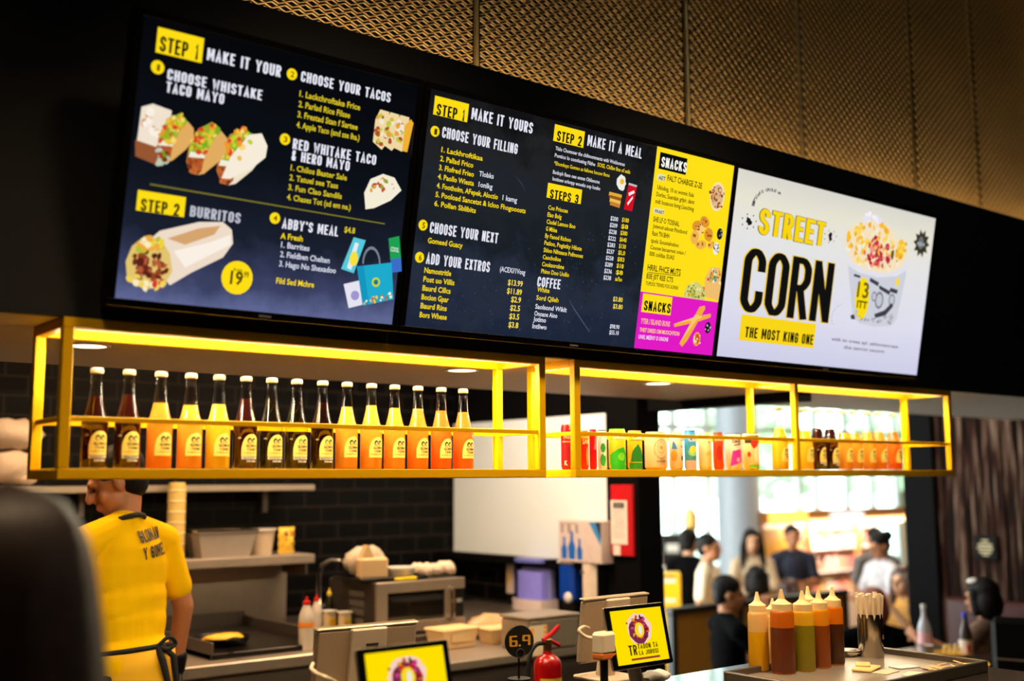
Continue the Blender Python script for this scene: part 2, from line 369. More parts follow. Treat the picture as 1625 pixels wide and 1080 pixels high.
struct('floor', MB().box((.5, -1.0, -.05), (7.4, 8.2, .1)), mat('dark floor tile', (38, 32, 28), .3, scale=3))
struct('floor_hall', MB().box((12.2, 2.5, HF-.05), (16, 15, .1)), mat('pale hall floor', (150, 132, 112), .3, scale=2))
struct('trim_1', MB().box((4.2, 2.5, -.25), (.06, 15, .5)), mat('step edge stone', (70, 62, 55), .5))
struct('ceiling', MB().box((2.0, -2.0, 6.05), (11, 5.2, .1)), mat('black ceiling', (10, 9, 8), .8))
struct('ceiling_kitchen', MB().box((.6, 2.1, 2.75), (5.6, 2.0, .08)), DARK)
struct('ceiling_hall', MB().box((12.05, 5.3, 4.1), (17.3, 9.4, .1)).box((13.7, -2.2, 4.1), (14, 5.6, .1)), mat('grey hall ceiling', (120, 112, 104), .8, scale=2))
struct('wall_back', MB().box((.4, YB+.05, 1.35), (5.9, .1, 2.75)), tilemat('black subway tile back', 0, .215, .093))
sw = MB(); sw.box((XW+.06, 2.19, .59), (.12, 1.66, 1.18)); struct('wall_side', sw, tilemat('black subway tile side', 1, .215, .093))
struct('wall_side_upper', MB().box((XW+.06, 1.72, 2.35), (.12, 2.6, .76)), BLACK)
struct('trim_2', MB().box((XW+.055, 2.29, 1.575), (.11, 1.42, .79)), mat('backing board', (60, 58, 55), .6))
panel = struct('trim_3', MB().box((XW-.01, 2.30, 1.58), (.02, 1.385, .79), .003), mat('glossy pale wall panel', (236, 244, 242), .22, var=.03, scale=1.5))
struct('trim_4', MB().box((XW-.055, 2.30, 1.18), (.11, 1.40, .04)), BLACK)
struct('wall_pillar', MB().box((XW+.02, 1.465, 1.05), (.16, .23, 2.1)), BLACK)
struct('wall_left', MB().box((-2.6, -1.0, 3.0), (.1, 8.2, 6.1)), DARK)
struct('wall_rear', MB().box((2.0, -4.6, 2.8), (9.5, .1, 6.5)), DARK)
struct('wall_front', MB().box((2.0, .015, (ZF+2.906)/2), (9.2, .03, 2.906-ZF)), mat('black bulkhead face', (5, 4, 4), .75, var=.15, scale=2))
struct('trim_5', MB().box((2.0, .575, ZF+.04), (9.2, 1.09, .08)), SOFF)
struct('trim_6', MB().box((2.0, .16, 2.89), (9.2, .26, .03)), BLACK)
struct('wall_upper', MB().box((2.2, .50, 4.45), (9.6, .06, 3.2)), mat('black void wall', (6, 5, 5), .8))
struct('wall_right', MB().box((XR+.06, -1.2, 2.75), (.12, 5.8, 6.7)), DARK)
struct('wall_hall_end', MB().box((20.2, 2.5, 1.8), (.1, 15, 4.7)), mat('pale hall wall', (170, 158, 145), .7))
struct('wall_hall_near', MB().box((13.4, -4.4, 1.8), (13.6, .1, 4.7)), mat('hall wall brown', (110, 88, 70), .7))

# gold expanded-metal wall above the bulkhead: zig-zag strands that touch in turn, framed at the panel seams
def expanded(x0, x1, z0, z1, y):
    mb = MB(); cw, ch = .046, .021; nx = int((x1-x0)/(cw/2)); nz = int((z1-z0)/ch)
    for r in range(nz):
        zc = z0+(r+.5)*ch
        for side in (1, -1):
            pts = []
            for i in range(nx+1):
                up = (i+r) % 2 == 0
                pts.append((x0+i*cw/2, zc+(side*(ch/2-.0005) if up else side*.0008)))
            vs = []
            for x, z in pts: vs += [(x, y, z-.0026), (x, y-.006, z-.0005), (x, y-.001, z+.0026)]
            fs = []
            for i in range(len(pts)-1):
                for k in range(3): a = i*3+k; b = i*3+(k+1) % 3; fs.append((a, b, b+3, a+3))
            mb.add(vs, fs)
    return mb
GOLD = mat('gold anodised mesh', (214, 178, 112), .4, .6, var=.2, scale=3)
seams = [-.9, .35, 1.442, 2.521, 3.269, 4.182, 4.788, 5.62, 6.52]
mesh_mb = MB()
for a, b in zip(seams, seams[1:]):
    e = expanded(a+.012, b-.012, 2.86, 5.6, .30); mesh_mb.add(e.v, e.f)
    mesh_mb.box((b, .305, 4.23), (.014, .012, 2.74))
struct('wall_mesh', mesh_mb, GOLD)

# right-hand wall of weathered planks with a black post at its end
def woodmat():
    m = bpy.data.materials.new('weathered rust planks'); m.use_nodes = True; t = m.node_tree; p = t.nodes['Principled BSDF']
    co = t.nodes.new('ShaderNodeTexCoord'); mp = t.nodes.new('ShaderNodeMapping'); mp.inputs['Scale'].default_value = (1, 14, 1.1); n = t.nodes.new('ShaderNodeTexNoise'); n.inputs['Scale'].default_value = 2.2; n.inputs['Detail'].default_value = 6
    t.links.new(co.outputs['Object'], mp.inputs[0]); t.links.new(mp.outputs[0], n.inputs['Vector'])
    r = t.nodes.new('ShaderNodeValToRGB'); e = r.color_ramp.elements
    e[0].position = .40; e[0].color = (*lin((14, 7, 4)), 1); e[1].position = .74; e[1].color = (*lin((118, 94, 78)), 1)
    k = e.new(.52); k.color = (*lin((46, 19, 11)), 1)
    t.links.new(n.outputs['Fac'], r.inputs[0]); t.links.new(r.outputs[0], p.inputs['Base Color']); p.inputs['Roughness'].default_value = .85; p.inputs['Specular IOR Level'].default_value = .1
    return m
pl = MB(); y = -.6; k = 0
while y < 1.70:
    w = .075+.03*((k*7) % 5)/4; pl.box((XR-.012-.006*(k % 3), y+w/2, .95), (.024, w-.006, 2.8), .003); y += w; k += 1
struct('trim_7', pl, woodmat())
struct('wall_post', MB().box((XR+.03, 1.82, 1.3), (.2, .24, 3.5), .004), BLACK)

# glazed front of the hall, trees behind it
FY = 9.0
mull_px = [1004, 1028, 1069, 1122, 1168, 1200, 1268, 1296, 1345, 1385, 1424, 1470]
mull_x = [onY(p, 800, FY).x for p in mull_px]
fr = mat('pale window frame', (222, 226, 228), .5)
for i, (a, b) in enumerate(zip(mull_x, mull_x[1:])):
    w = MB()
    for x in (a+.03, b-.03): w.box((x, FY, 1.9), (.06, .10, 4.6), .01)
    for z in (-.40, 2.42, 4.0): w.box(((a+b)/2, FY, z), (b-a-.12, .09, .09), .01)
    wo = struct('window_%d' % (i+1), w, fr)
    struct('pane', MB().box(((a+b)/2, FY, 1.9), (b-a-.12, .012, 4.5)), glass('window glass', (236, 246, 242)), wo)
struct('wall_hall_front', MB().box((8.2, FY, 1.9), (2*(mull_x[0]-8.2), .16, 4.7)).box(((mull_x[-1]+20.2)/2, FY, 1.9), (20.2-mull_x[-1], .16, 4.7)), mat('pale hall wall'))
struct('ground_outside', MB().box((14, 15, -.55), (30, 12, .1)), mat('pale outdoor paving', (170, 175, 165), .8))
leafm = mat('sunlit leaves', (206, 226, 196), .6, var=.25, scale=3)
def tree(x, y, h, label):
    t = thing('tree', label, 'tree', (x, y, -.5), 0, 'trees outside the hall windows')
    obj('trunk', MB().tube([(0, 0, 0), (.05, 0, h*.4), (0, .05, h*.75)], [.13, .1, .05], 10), mat('bark', (96, 82, 66), .8), t)
    mb = MB()
    for i in range(300):
        a = random.uniform(0, 2*PI); r = 1.15*math.sqrt(random.random()); z = h*.5+random.uniform(0, h*.6)
        mb.ball((r*math.cos(a), r*math.sin(a), z), random.uniform(.06, .17), 6)
    obj('crown', mb, leafm, t)
tree(onY(1190, 700, 12.5).x, 12.5, 3.6, 'leafy tree outside the window just right of the grey column')
tree(onY(1235, 700, 13.5).x+1.0, 15.0, 4.2, 'leafy tree outside the windows above the kiosk sign')
tree(onY(1425, 700, 12).x, 12, 3.8, 'leafy tree outside the window beside the black post')
c = atz(1172, 850, 14)
struct('wall_column', MB().lathe([(.26, HF), (.26, 4.05)], 32, Matrix.Translation((c.x, c.y, 0))), mat('grey blue column paint', (176, 182, 194), .45))

# ================================================================ yellow shelf frames
T = .025; DEP = .243
def frame(name, label, x0, xs, x1):
    t = thing(name, label, 'shelf', (x0, 0, Z0)); L = x1-x0; H = .38
    px = [T/2]+[x-x0 for x in xs]+[L-T/2]
    for y in (T/2, DEP-T/2):
        for x in px: obj('post', MB().box((x, y, H/2), (T if x in (px[0], px[-1]) else .02, T, H-2*T), .0015), YEL, t)
        for z in (T/2, H-T/2): obj('rail', MB().box((L/2, y, z), (L, T, T), .0015), YEL, t)
        for a, b in zip(px, px[1:]): obj('guard_bar', MB().box(((a+b)/2, y, .141), (b-a-T, .008, .0125), .001), YEL, t)
    for x in px:
        for z in (T/2, H-T/2): obj('rail', MB().box((x, DEP/2, z), (T, DEP-2*T, T), .0015), YEL, t)
        if x in (px[0], px[-1]): obj('guard_bar', MB().box((x, DEP/2, .141), (.008, DEP-2*T, .0125), .001), YEL, t)
    obj('shelf_panel', MB().box((L/2, DEP/2, T-.002), (L-2*T, DEP-2*T, .004)), YEL, t)
    obj('led_strip', MB().box((L/2, T+.003, H-.022), (L-.08, .006, .008)), emis((255, 226, 150), 2.5), t)
    return t
frame('display_shelf', 'long yellow metal display shelf of fifteen soda bottles under the left menu screens', 0, [], 1.483)
frame('display_shelf', 'yellow metal display shelf with cans and cartons under the street corn screen', 1.606, [2.758], 3.872)

# ---------------------------------------------------------------- soda bottles
BP = [(0, 0), (.029, 0), (.0325, .004), (.0325, .113), (.0310, .122), (.0255, .136), (.0208, .156), (.0170, .174), (.0142, .203), (.0125, .236), (.0138, .239), (.0138, .244)]
def rad(z):
    for (r0, z0), (r1, z1) in zip(BP[1:], BP[2:]):
        if z0 <= z <= z1 and z1 > z0: return r0+(r1-r0)*(z-z0)/(z1-z0)
    return .0138
GLASS = glass('clear bottle glass')
CAPM = mat('cream crown cap', (150, 120, 78), .4, var=.03)
LABM = mat('cream yellow paper label', (255, 226, 110), .5, var=.04)
INK = mat('black print', (16, 14, 12), .5, var=.03); INKG = mat('green print', (40, 150, 50), .5, var=.03); INKW = mat('white print', (245, 240, 228), .5, var=.03)
R_ = .0325
def wrapf(mb, vs, fs, r, mi=0, a0=-PI/2):
    mb.add([(r*math.cos(a0+x/R_), r*math.sin(a0+x/R_), z) for x, z in vs], fs, mi, True)
def bottle_label(green, band):
    """arched label with two faces and lettering, wrapped round the bottle front"""
    mb = MB(); n = 18; W = .046
    for i in range(n):
        xa = -W/2+W*i/n; xb = -W/2+W*(i+1)/n
        top = lambda x: .047+.046*math.sqrt(max(0, 1-abs((x-.004)/(W/2+.0045))**2.2))
        wrapf(mb, [(xa, .034), (xb, .034), (xb, top(xb)), (xa, top(xa))], [(0, 1, 2, 3)], R_+.0003, 0)
    def ell(cx, cz, rx, rz, mi, k=.0006):
        wrapf(mb, [(cx+rx*math.cos(2*PI*i/14), cz+rz*math.sin(2*PI*i/14)) for i in range(14)], [list(range(14))], R_+k, mi)
    for cx, m_ in ((-.002, 2 if green else 1), (.011, 1)):
        ell(cx, .0755, .0062, .0078, m_); ell(cx+.0006, .0735, .0038, .0052, 0, .0009); ell(cx-.001, .0748, .0008, .0006, 1, .0012); ell(cx+.0022, .0748, .0008, .0006, 1, .0012); ell(cx+.0006, .0705, .0018, .0006, 1, .0012)
    def tx(s, x, z, w, h, mi):
        v, f, tw = text2d(s, .03); wrapf(mb, [(x+a/tw*w, z+b*h) for a, b in v], f, R_+.0006, mi)
    tx('GLOMAN', -.011, .0585, .031, .0068, 1); tx('Y GOMEZ', -.008, .0490, .027, .0062, 1); tx('EL FRESCO MEX', -.017, .0415, .036, .003, 4)
    if band:
        wrapf(mb, sum([[(-.022+.044*i/8, .0265), (-.022+.044*i/8, .0325)] for i in range(9)], []), [(2*i, 2*i+2, 2*i+3, 2*i+1) for i in range(8)], R_+.0003, 3)
        tx('MANDARINA', -.018, .0278, .036, .0036, 1); tx('SODA 355ml', -.009, .019, .027, .0048, 3); tx('GYG', -.033, .081, .008, .0032, 3)
    return mb
def make_bottle(name, label, liquid, fill, green, band, dark, loc, group):
    t = thing(name, label, 'bottle', loc, 0, group)
    obj('glass', MB().lathe(BP+[(.0120, .244), (.0112, .236)], 28), GLASS, t)
    lp = [(0, .003), (.0295, .003)]+[(rad(z)-.0013, z) for z in (.006, .06, .113, .122, .136, .156, .174, .203) if z < fill]+[(rad(fill)-.0013, fill), (0, fill+.0005)]
    obj('drink', MB().lathe(lp, 28), liquid, t)
    obj('cap', MB().lathe([(.0146, .2355), (.0158, .237), (.0158, .244), (.0148, .2475), (.010, .249), (0, .249)], 21), CAPM, t)
    obj('paper_label', bottle_label(green, band), [LABM, INK, INKG, INKW, mat('gold print', (170, 130, 30), .5)], t)
    return t
J = {'cola': mat('dark cola', (26, 7, 3), .08, var=.1), 'tama': mat('dark red brown soda', (46, 12, 6), .08, var=.1), 'clear': glass('pale yellow clear soda', (255, 244, 190)),
     'orange': juice('orange soda', (255, 170, 46)), 'amber': juice('amber orange soda', (255, 192, 60)), 'yellow': juice('yellow soda', (255, 220, 50)), 'deep': juice('deep orange soda', (255, 146, 44))}
JN = {'cola': 'black cola', 'tama': 'dark reddish brown', 'clear': 'clear pale', 'orange': 'orange', 'amber': 'golden orange', 'yellow': 'yellow', 'deep': 'deep orange'}
rowL = [(150, 'tama', .178, 0), (202, 'tama', .186, 0), (253, 'orange', .168, 0), (301, 'amber', .165, 0), (346, 'yellow', .170, 0), (389, 'tama', .188, 0), (430, 'clear', .186, 0), (470, 'clear', .184, 1),
        (511, 'cola', .187, 1), (550, 'amber', .178, 0), (589, 'amber', .185, 0), (626, 'amber', .18, 0), (663, 'orange', .181, 0), (700, 'deep', .178, 0), (735, 'deep', .176, 0)]
rowR = [(1237, 'yellow', .165, 0), (1277, 'yellow', .16, 0), (1297, 'tama', .17, 0), (1317, 'tama', .17, 0), (1339, 'amber', .155, 0), (1356, 'amber', .155, 0), (1376, 'amber', .165, 0), (1394, 'orange', .165, 0), (1417, 'deep', .168, 0)]
BY = .115
for i, (px, k, fill, g) in enumerate(rowL):
    p = onY(px, 690, BY)
    lab = '%s soda bottle, %s of fifteen on the left yellow shelf' % (JN[k], 'leftmost' if i == 0 else 'rightmost' if i == 14 else ORD[i]+' from left')
    make_bottle('soda_bottle', lab, J[k], fill, g, k in ('tama', 'clear', 'cola'), False, (p.x, BY, Z0+T), 'soda bottles on the left yellow shelf')
for i, (px, k, fill, g) in enumerate(rowR):
    p = onY(px, 690, BY)
    lab = ('%s soda bottle standing alone beside the cartons, left of the middle shelf post' % JN[k]) if i == 0 else '%s soda bottle, %s of eight bottles in the shelf end bay' % (JN[k], 'leftmost' if i == 1 else 'rightmost' if i == 8 else ORD[i-1]+' from left')
    make_bottle('soda_bottle', lab, J[k], fill, g, k in ('tama', 'clear', 'cola'), False, (p.x, BY, Z0+T), 'soda bottles on the right yellow shelf')

# ---------------------------------------------------------------- cans and cartons
CANY = .10
def decal(mb, shp, r, mi, a0):
    """2-D shape (arc metres, z) subdivided and wrapped on a can"""
    xs = [p[0] for p in shp]; xa, xb = min(xs), max(xs); n = max(2, int((xb-xa)/.004)+1); cols = []
    for i in range(n+1):
        x = xa+(xb-xa)*min(.9995, max(.0005, i/n)); zz = []
        for (x1, z1), (x2, z2) in zip(shp, shp[1:]+shp[:1]):
            if (x1 <= x) != (x2 <= x): zz.append(z1+(z2-z1)*(x-x1)/(x2-x1))
        if len(zz) < 2: zz = [sum(zz)/len(zz)]*2 if zz else [shp[0][1]]*2
        cols.append((x, min(zz), max(zz)))
    vs = []
    for x, z1, z2 in cols: vs += [(r*math.cos(a0+x/r), r*math.sin(a0+x/r), z1), (r*math.cos(a0+x/r), r*math.sin(a0+x/r), z2)]
    mb.add(vs, [(2*i, 2*i+2, 2*i+3, 2*i+1) for i in range(n)], mi, True)
def can(label, px0, px1, top, body, lid, art, group='cans and cartons on the right yellow shelf', name='drink_can'):
    a = onY(px0, 700, CANY); b = onY(px1, 700, CANY); dz = (Vector(((a.x+b.x)/2, CANY, 1.7))-EYE).dot(FW)
    r = (px1-px0)*dz/FPX/2*.98; x = (a.x+b.x)/2; h = onY((px0+px1)/2, top, CANY).z-Z0-T
    t = thing(name, label, 'can', (x, CANY, Z0+T), 0, group)
    obj('body', MB().lathe([(0, 0), (r*.8, 0), (r*.86, .003), (r, .010), (r, h-.014), (r*.87, h-.003)], 28), mat('can '+label[:14], body, .35, .1, var=.03), t)
    obj('lid', MB().lathe([(r*.87, h-.003), (r*.88, h), (r*.82, h), (r*.8, h-.004), (0, h-.004)], 28), mat('lid '+label[:14], lid, .3, .5, var=.03), t)
    mats = []; mb = MB(); a0 = -PI/2-.32
    for kind, rgb, *g in art:
        m_ = mat('print_%d_%d_%d' % rgb, rgb, .5, var=.03)
        if m_ not in mats: mats.append(m_)
        mi = mats.index(m_); k = r+.0003+.00012*len(mats)+.00001*len(mb.f)/10
        if kind == 'ell':
            cx, cz, rx, rz = [q*h for q in g]; decal(mb, [(cx+rx*math.cos(2*PI*i/16), cz+rz*math.sin(2*PI*i/16)) for i in range(16)], k, mi, a0)
        elif kind == 'ring':
            cx, cz, rx, rz = [q*h for q in g]
            for i in range(20):
                q = [(cx+s*rx*math.cos(2*PI*j/20), cz+s*rz*math.sin(2*PI*j/20)) for j in (i, i+1) for s in (1, .9)]; decal(mb, [q[0], q[2], q[3], q[1]], k, mi, a0)
        elif kind == 'band':
            z0, z1 = g[0]*h, g[1]*h; w = 2.6*r
            for i in range(10): decal(mb, [(-w/2+w*i/10, z0), (-w/2+w*(i+1)/10, z0), (-w/2+w*(i+1)/10, z1), (-w/2+w*i/10, z1)], k, mi, a0)
        elif kind == 'poly': decal(mb, [(x_*h, z_*h) for x_, z_ in g[0]], k, mi, a0)
        elif kind == 'text':
            s, cx, cz, w, hh = g; v, f, tw = text2d(s, .03); k += .0002
            mb.add([(k*math.cos(a0+(cx*h-w*h/2+p*w*h/tw)/k), k*math.sin(a0+(cx*h-w*h/2+p*w*h/tw)/k), cz*h+q*hh*h) for p, q in v], f, mi, True)
    if mb.v: obj('print', mb, mats, t)
    return t
RED = (222, 22, 28); LIME = (120, 190, 30); CREAM = (226, 196, 140)
can('tall red drink can, leftmost on the right yellow shelf', 890, 909, 673, RED, (200, 190, 180), [('band', (250, 190, 120), .60, .63), ('text', (255, 235, 190), 'FRESH', 0, .68, .26, .09), ('ell', (170, 10, 40), 0, .35, .10, .17), ('text', (255, 240, 200), '7', .02, .88, .06, .10), ('text', (255, 230, 190), 'K', -.08, .10, .07, .10)])
can('red and orange drink can just right of the shelf corner post', 921, 934, 683, (205, 40, 24), (240, 200, 60), [('band', (250, 200, 60), .8, .86), ('text', (255, 235, 120), 'SAN', 0, .66, .2, .12), ('ell', (255, 170, 40), .03, .35, .035, .25)])
can('narrow bright red can beside the green and white carton', 935, 947, 681, (232, 16, 30), (230, 60, 60), [('poly', (255, 120, 120), [(-.02, .5), (.06, .5), (.08, .9), (.03, .9)])])
can('green and white drink can, thinnest between red and green cans', 948, 963, 682, (240, 240, 225), (60, 60, 40), [('ell', (30, 150, 60), -.03, .55, .07, .12), ('ell', (30, 150, 60), -.03, .25, .08, .16), ('ell', (240, 240, 225), .02, .40, .05, .05)])
can('yellow and green fruit drink can with a green lid', 965, 993, 680, (240, 214, 40), (60, 190, 40), [('poly', (30, 170, 30), [(-.3, .12), (.16, .12), (.2, .40), (.08, .55), (-.08, .5), (-.3, .36)]), ('band', (20, 160, 30), .0, .12), ('text', (250, 250, 235), 'Bcau', 0, .76, .36, .12), ('ell', (120, 210, 40), .02, .32, .1, .1), ('band', (40, 160, 40), .74, .745)])
can('yellow and dark green can with a leaf picture', 995, 1019, 683, (226, 206, 40), (240, 220, 170), [('poly', (24, 120, 40), [(-.2, .2), (.2, .2), (.16, .42), (0, .66), (-.16, .46)]), ('band', (30, 130, 30), .02, .18), ('text', (250, 250, 235), 'Clau', 0, .78, .3, .12), ('band', (20, 90, 30), .74, .75)])
can('wide cream can with a round badge print', 1022, 1059, 685, CREAM, (250, 225, 170), [('ring', (170, 120, 60), 0, .54, .20, .26), ('ring', (150, 100, 50), 0, .58, .11, .15), ('ell', (200, 150, 80), 0, .58, .05, .05), ('text', (120, 80, 40), 'SLOWJAR', 0, .20, .26, .05), ('text', (120, 80, 40), 'GOLDEN', 0, .84, .26, .04)])
can('white can with a blue peak and a round black seal', 1061, 1084, 686, (246, 226, 184), (250, 220, 110), [('poly', (30, 110, 190), [(-.22, .55), (-.06, .55), (-.1, .68), (-.18, .80)]), ('ell', (222, 150, 40), -.16, .38, .10, .15), ('ell', (28, 24, 22), .10, .32, .05, .07), ('text', (40, 36, 34), 'Cane', .10, .60, .14, .05), ('text', (40, 36, 34), 'Crisp', .10, .78, .14, .05)])
can('sky blue drink can with a blue lid', 1085, 1105, 683, (60, 150, 200), (40, 110, 160), [('band', (230, 170, 150), 0, .24), ('ell', (150, 210, 120), 0, .45, .14, .10), ('ell', (250, 220, 60), 0, .52, .10, .09), ('text', (240, 245, 235), 'Cool', 0, .72, .24, .10)])
can('plain cream can with a small yellow flower print', 1107, 1129, 686, (250, 224, 150), (245, 215, 150), [('ell', (240, 190, 50), -.03, .42, .04, .06), ('ell', (240, 190, 50), .04, .45, .04, .06), ('ell', (250, 200, 70), .12, .12, .1, .12), ('text', (150, 110, 50), 'HUGE', .05, .72, .12, .05)])
can('orange red can with a dark red lid', 1131, 1148, 686, (214, 70, 30), (120, 40, 24), [('band', (240, 190, 130), .78, .84), ('ell', (250, 170, 60), .08, .45, .04, .3), ('ell', (180, 30, 20), -.05, .45, .09, .2)])
can('white and pink can with a magenta patch', 1150, 1176, 688, (246, 226, 190), (90, 60, 40), [('poly', (222, 40, 150), [(-.22, .1), (.16, .22), (.14, .58), (-.14, .52)]), ('ell', (250, 170, 200), .02, .28, .06, .07), ('text', (90, 50, 30), 'SUMARIA', 0, .74, .3, .09), ('poly', (60, 30, 20), [(-.1, .66), (.12, .70), (.12, .73), (-.1, .69)])])
can('fruit drink can with strawberry and cream picture, nearest the lone bottle', 1177, 1204, 687, (248, 220, 150), (70, 45, 30), [('band', (60, 30, 14), .72, .93), ('ell', (220, 40, 26), 0, .72, .12, .14), ('ell', (255, 240, 190), .06, .42, .1, .22), ('ell', (200, 50, 26), -.17, .42, .05, .08), ('ell', (110, 180, 40), -.08, .10, .12, .05), ('ell', (90, 170, 30), .12, .08, .08, .05)])

# recessed downlights in the soffit
for i, (px, py) in enumerate([(140, 547), (733, 586), (1044, 607)]):
    p = onZ(px, py, ZF)
    t = thing('downlight', ['recessed round downlight in the soffit above the worker', 'recessed round downlight in the soffit behind the long bottle shelf end', 'recessed round downlight in the soffit above the cans'][i], 'ceiling light', (p.x, p.y, ZF), 0, 'soffit downlights')
    obj('rim', MB().lathe([(.05, -.001), (.062, -.001), (.062, -.005), (.05, -.005), (.05, -.001)], 24), WHITEP, t)
    obj('diffuser', MB().lathe([(0, -.002), (.05, -.002)], 24), emis((255, 222, 180), 6), t)
    l = bpy.data.lights.new('downlight_lamp', 'SPOT'); l.energy = 22; l.color = WARM; l.spot_size = 2.0; l.spot_blend = .6; l.shadow_soft_size = .05
    lo = bpy.data.objects.new('downlight_lamp', l); COL.objects.link(lo); lo.location = (p.x, p.y, ZF-.03)
# ================================================================ menu screens, tilted forward under the bulkhead top
SC = .9417; TH = .191
def sx_(x): return EYE.x+(x-EYE.x)*SC
SYB = EYE.y+(.103-EYE.y)*SC; SZB = Z0+(-.0117+(.452+.0117)*SC); SH = .709*SC
UV = Vector((0, -math.sin(TH), math.cos(TH)))
def grad_screen(name, stops, ax=2, lo=0, hi=1, noise=.25, nscale=4, k=1, tint2=None):
    m = bpy.data.materials.new(name); m.use_nodes = True; t = m.node_tree; t.nodes.clear()
    co = t.nodes.new('ShaderNodeTexCoord'); s = t.nodes.new('ShaderNodeSeparateXYZ'); r = t.nodes.new('ShaderNodeValToRGB')
    t.links.new(co.outputs['Generated'], s.inputs[0])
    n = t.nodes.new('ShaderNodeTexNoise'); n.inputs['Scale'].default_value = nscale; n.inputs['Detail'].default_value = 8; n.inputs['Roughness'].default_value = .65
    t.links.new(co.outputs['Object'], n.inputs['Vector'])
    ad = t.nodes.new('ShaderNodeMath'); ad.operation = 'MULTIPLY_ADD'; ad.inputs[1].default_value = noise; t.links.new(n.outputs['Fac'], ad.inputs[0])
    ad2 = t.nodes.new('ShaderNodeMath'); ad2.operation = 'ADD'; ad2.inputs[1].default_value = -noise*.5
    t.links.new(s.outputs[ax], ad.inputs[2]); t.links.new(ad.outputs[0], ad2.inputs[0]); t.links.new(ad2.outputs[0], r.inputs[0])
    e = r.color_ramp.elements
    while len(e) > 1: e.remove(e[-1])
    e[0].position = stops[0][0]; e[0].color = (*lin(stops[0][1]), 1)
    for p, c_ in stops[1:]: q = e.new(p); q.color = (*lin(c_), 1)
    em = t.nodes.new('ShaderNodeEmission'); em.inputs[1].default_value = k; o = t.nodes.new('ShaderNodeOutputMaterial')
    t.links.new(r.outputs[0], em.inputs[0]); t.links.new(em.outputs[0], o.inputs[0]); return m
def screen(label, x0, x1, m_, bezel=.019):
    a, b = sx_(x0), sx_(x1); W = b-a
    t = thing('menu_screen', label, 'screen', (a, SYB, SZB), 0, 'menu screens over the counter')
    R = Matrix(((1, 0, 0), (0, math.cos(TH), -math.sin(TH)), (0, math.sin(TH), math.cos(TH)))).to_4x4()
    obj('housing', MB().box((W/2, .026, SH/2), (W+2*bezel, .044, SH+2*bezel), .003, R), mat('screen black plastic', (8, 8, 9), .35), t)
    obj('mount_arm', MB().box((W/2, .062, SH*.12), (.3, .03, .05), 0, R).box((W/2, .09, SH*.7), (.06, .10, .06), 0, R), BLACKP, t)
    bz = MB()
    for z in (-bezel/2, SH+bezel/2): bz.box((W/2, .002, z), (W+2*bezel, .006, bezel), .001, R)
    for x in (-bezel/2, W+bezel/2): bz.box((x, .002, SH/2), (bezel, .006, SH), .001, R)
    obj('bezel', bz, mat('glossy black bezel', (6, 6, 7), .25), t)
    dsp = obj('display', MB().add([R @ Vector(p) for p in ((0, .001, 0), (W, .001, 0), (W, .001, SH), (0, .001, SH))], [(0, 1, 2, 3)]), m_, t)
    obj('logo', MB().box((W/2, -.0015, -bezel*.55), (.035, .001, .006), 0, R), mat('grey logo print', (110, 110, 112), .4), t)
    b_ = Board((a, SYB, SZB), (1, 0, 0), UV, t); b_.pxm = (Vector(((a+b)/2, SYB, SZB))-EYE).dot(FW)/FPX
    b_.W = W; b_.host = dsp
    return b_
BK = (.15, .37, .09); Y_ = (255, 222, 20); W_ = (232, 232, 245); K_ = (12, 12, 14)
# ---- left screen: tacos and burritos
s1 = screen('left menu screen with tacos and burrito pictures on dark slate', .153, .975,
            grad_screen('slate blue display', [(0, (94, 102, 146)), (.10, (60, 66, 100)), (.26, (26, 31, 46)), (.55, (12, 16, 23)), (1, (6, 7, 10))], noise=.22, nscale=7))
def step(b, x0, y0, x1, y1, t, tx0, ty, tx1, h):
    """yellow tag with black lettering: lower-left and lower-right corners, then the text"""
    a = b.uv(x0, y0); c_ = b.uv(x1, y1); e = b.uv(x0, y0-h*1.65)
    b.rect('step_tag', Y_, a[0], (a[1]+c_[1])/2, c_[0], (a[1]+c_[1])/2+(e[1]-a[1])); b.text('tag_text', K_, t, tx0, ty, tx1, h, block=BK)
step(s1, 246, 86, 320, 97, 'STEP 1', 252, 81, 314, 25)
s1.text('heading_text', W_, 'MAKE IT YOUR', 327, 95, 444, 19.6, .03, block=BK)
s1.disc('number_badge', Y_, (249, 107), 10); s1.disc('number_badge', Y_, (462, 118), 9); s1.disc('number_badge', Y_, (451, 221), 9); s1.disc('number_badge', Y_, (435, 346), 9)
s1.text('badge_digit', (120, 95, 0), '1', 247, 112, 252, 10); s1.text('badge_digit', (120, 95, 0), '2', 459, 122, 465, 9); s1.text('badge_digit', (120, 95, 0), '3', 448, 225, 454, 9); s1.text('badge_digit', (120, 95, 0), '4', 432, 350, 438, 9)
s1.text('heading_text', W_, 'CHOOSE WHISTAKE', 264, 126, 414, 17.4, .03, block=BK); s1.text('heading_text', W_, 'TACO MAYO', 262, 146, 354, 17.4, .03, block=BK)
s1.text('heading_text', W_, 'CHOOSE YOUR TACOS', 476, 129, 618, 16.9, .03, block=BK)
for i, q in enumerate(['1. Lackchroftake Frice', '2. Parlad Rice Filsse', '3. Frestad Stan f Sartee', '4. Apple Taco (and sse Iha.)']):
    s1.text('item_text', (222, 200, 40), q, 473-i*1.6, 153+i*16.4, (569, 553, 565, 568)[i], 9.5, .02)
s1.text('heading_text', W_, 'RED WHITAKE TACO', 463, 236, 595, 16.9, .03, block=BK); s1.text('heading_text', W_, '& HERO MAYO', 461, 254, 553, 16.4, .03, block=BK)
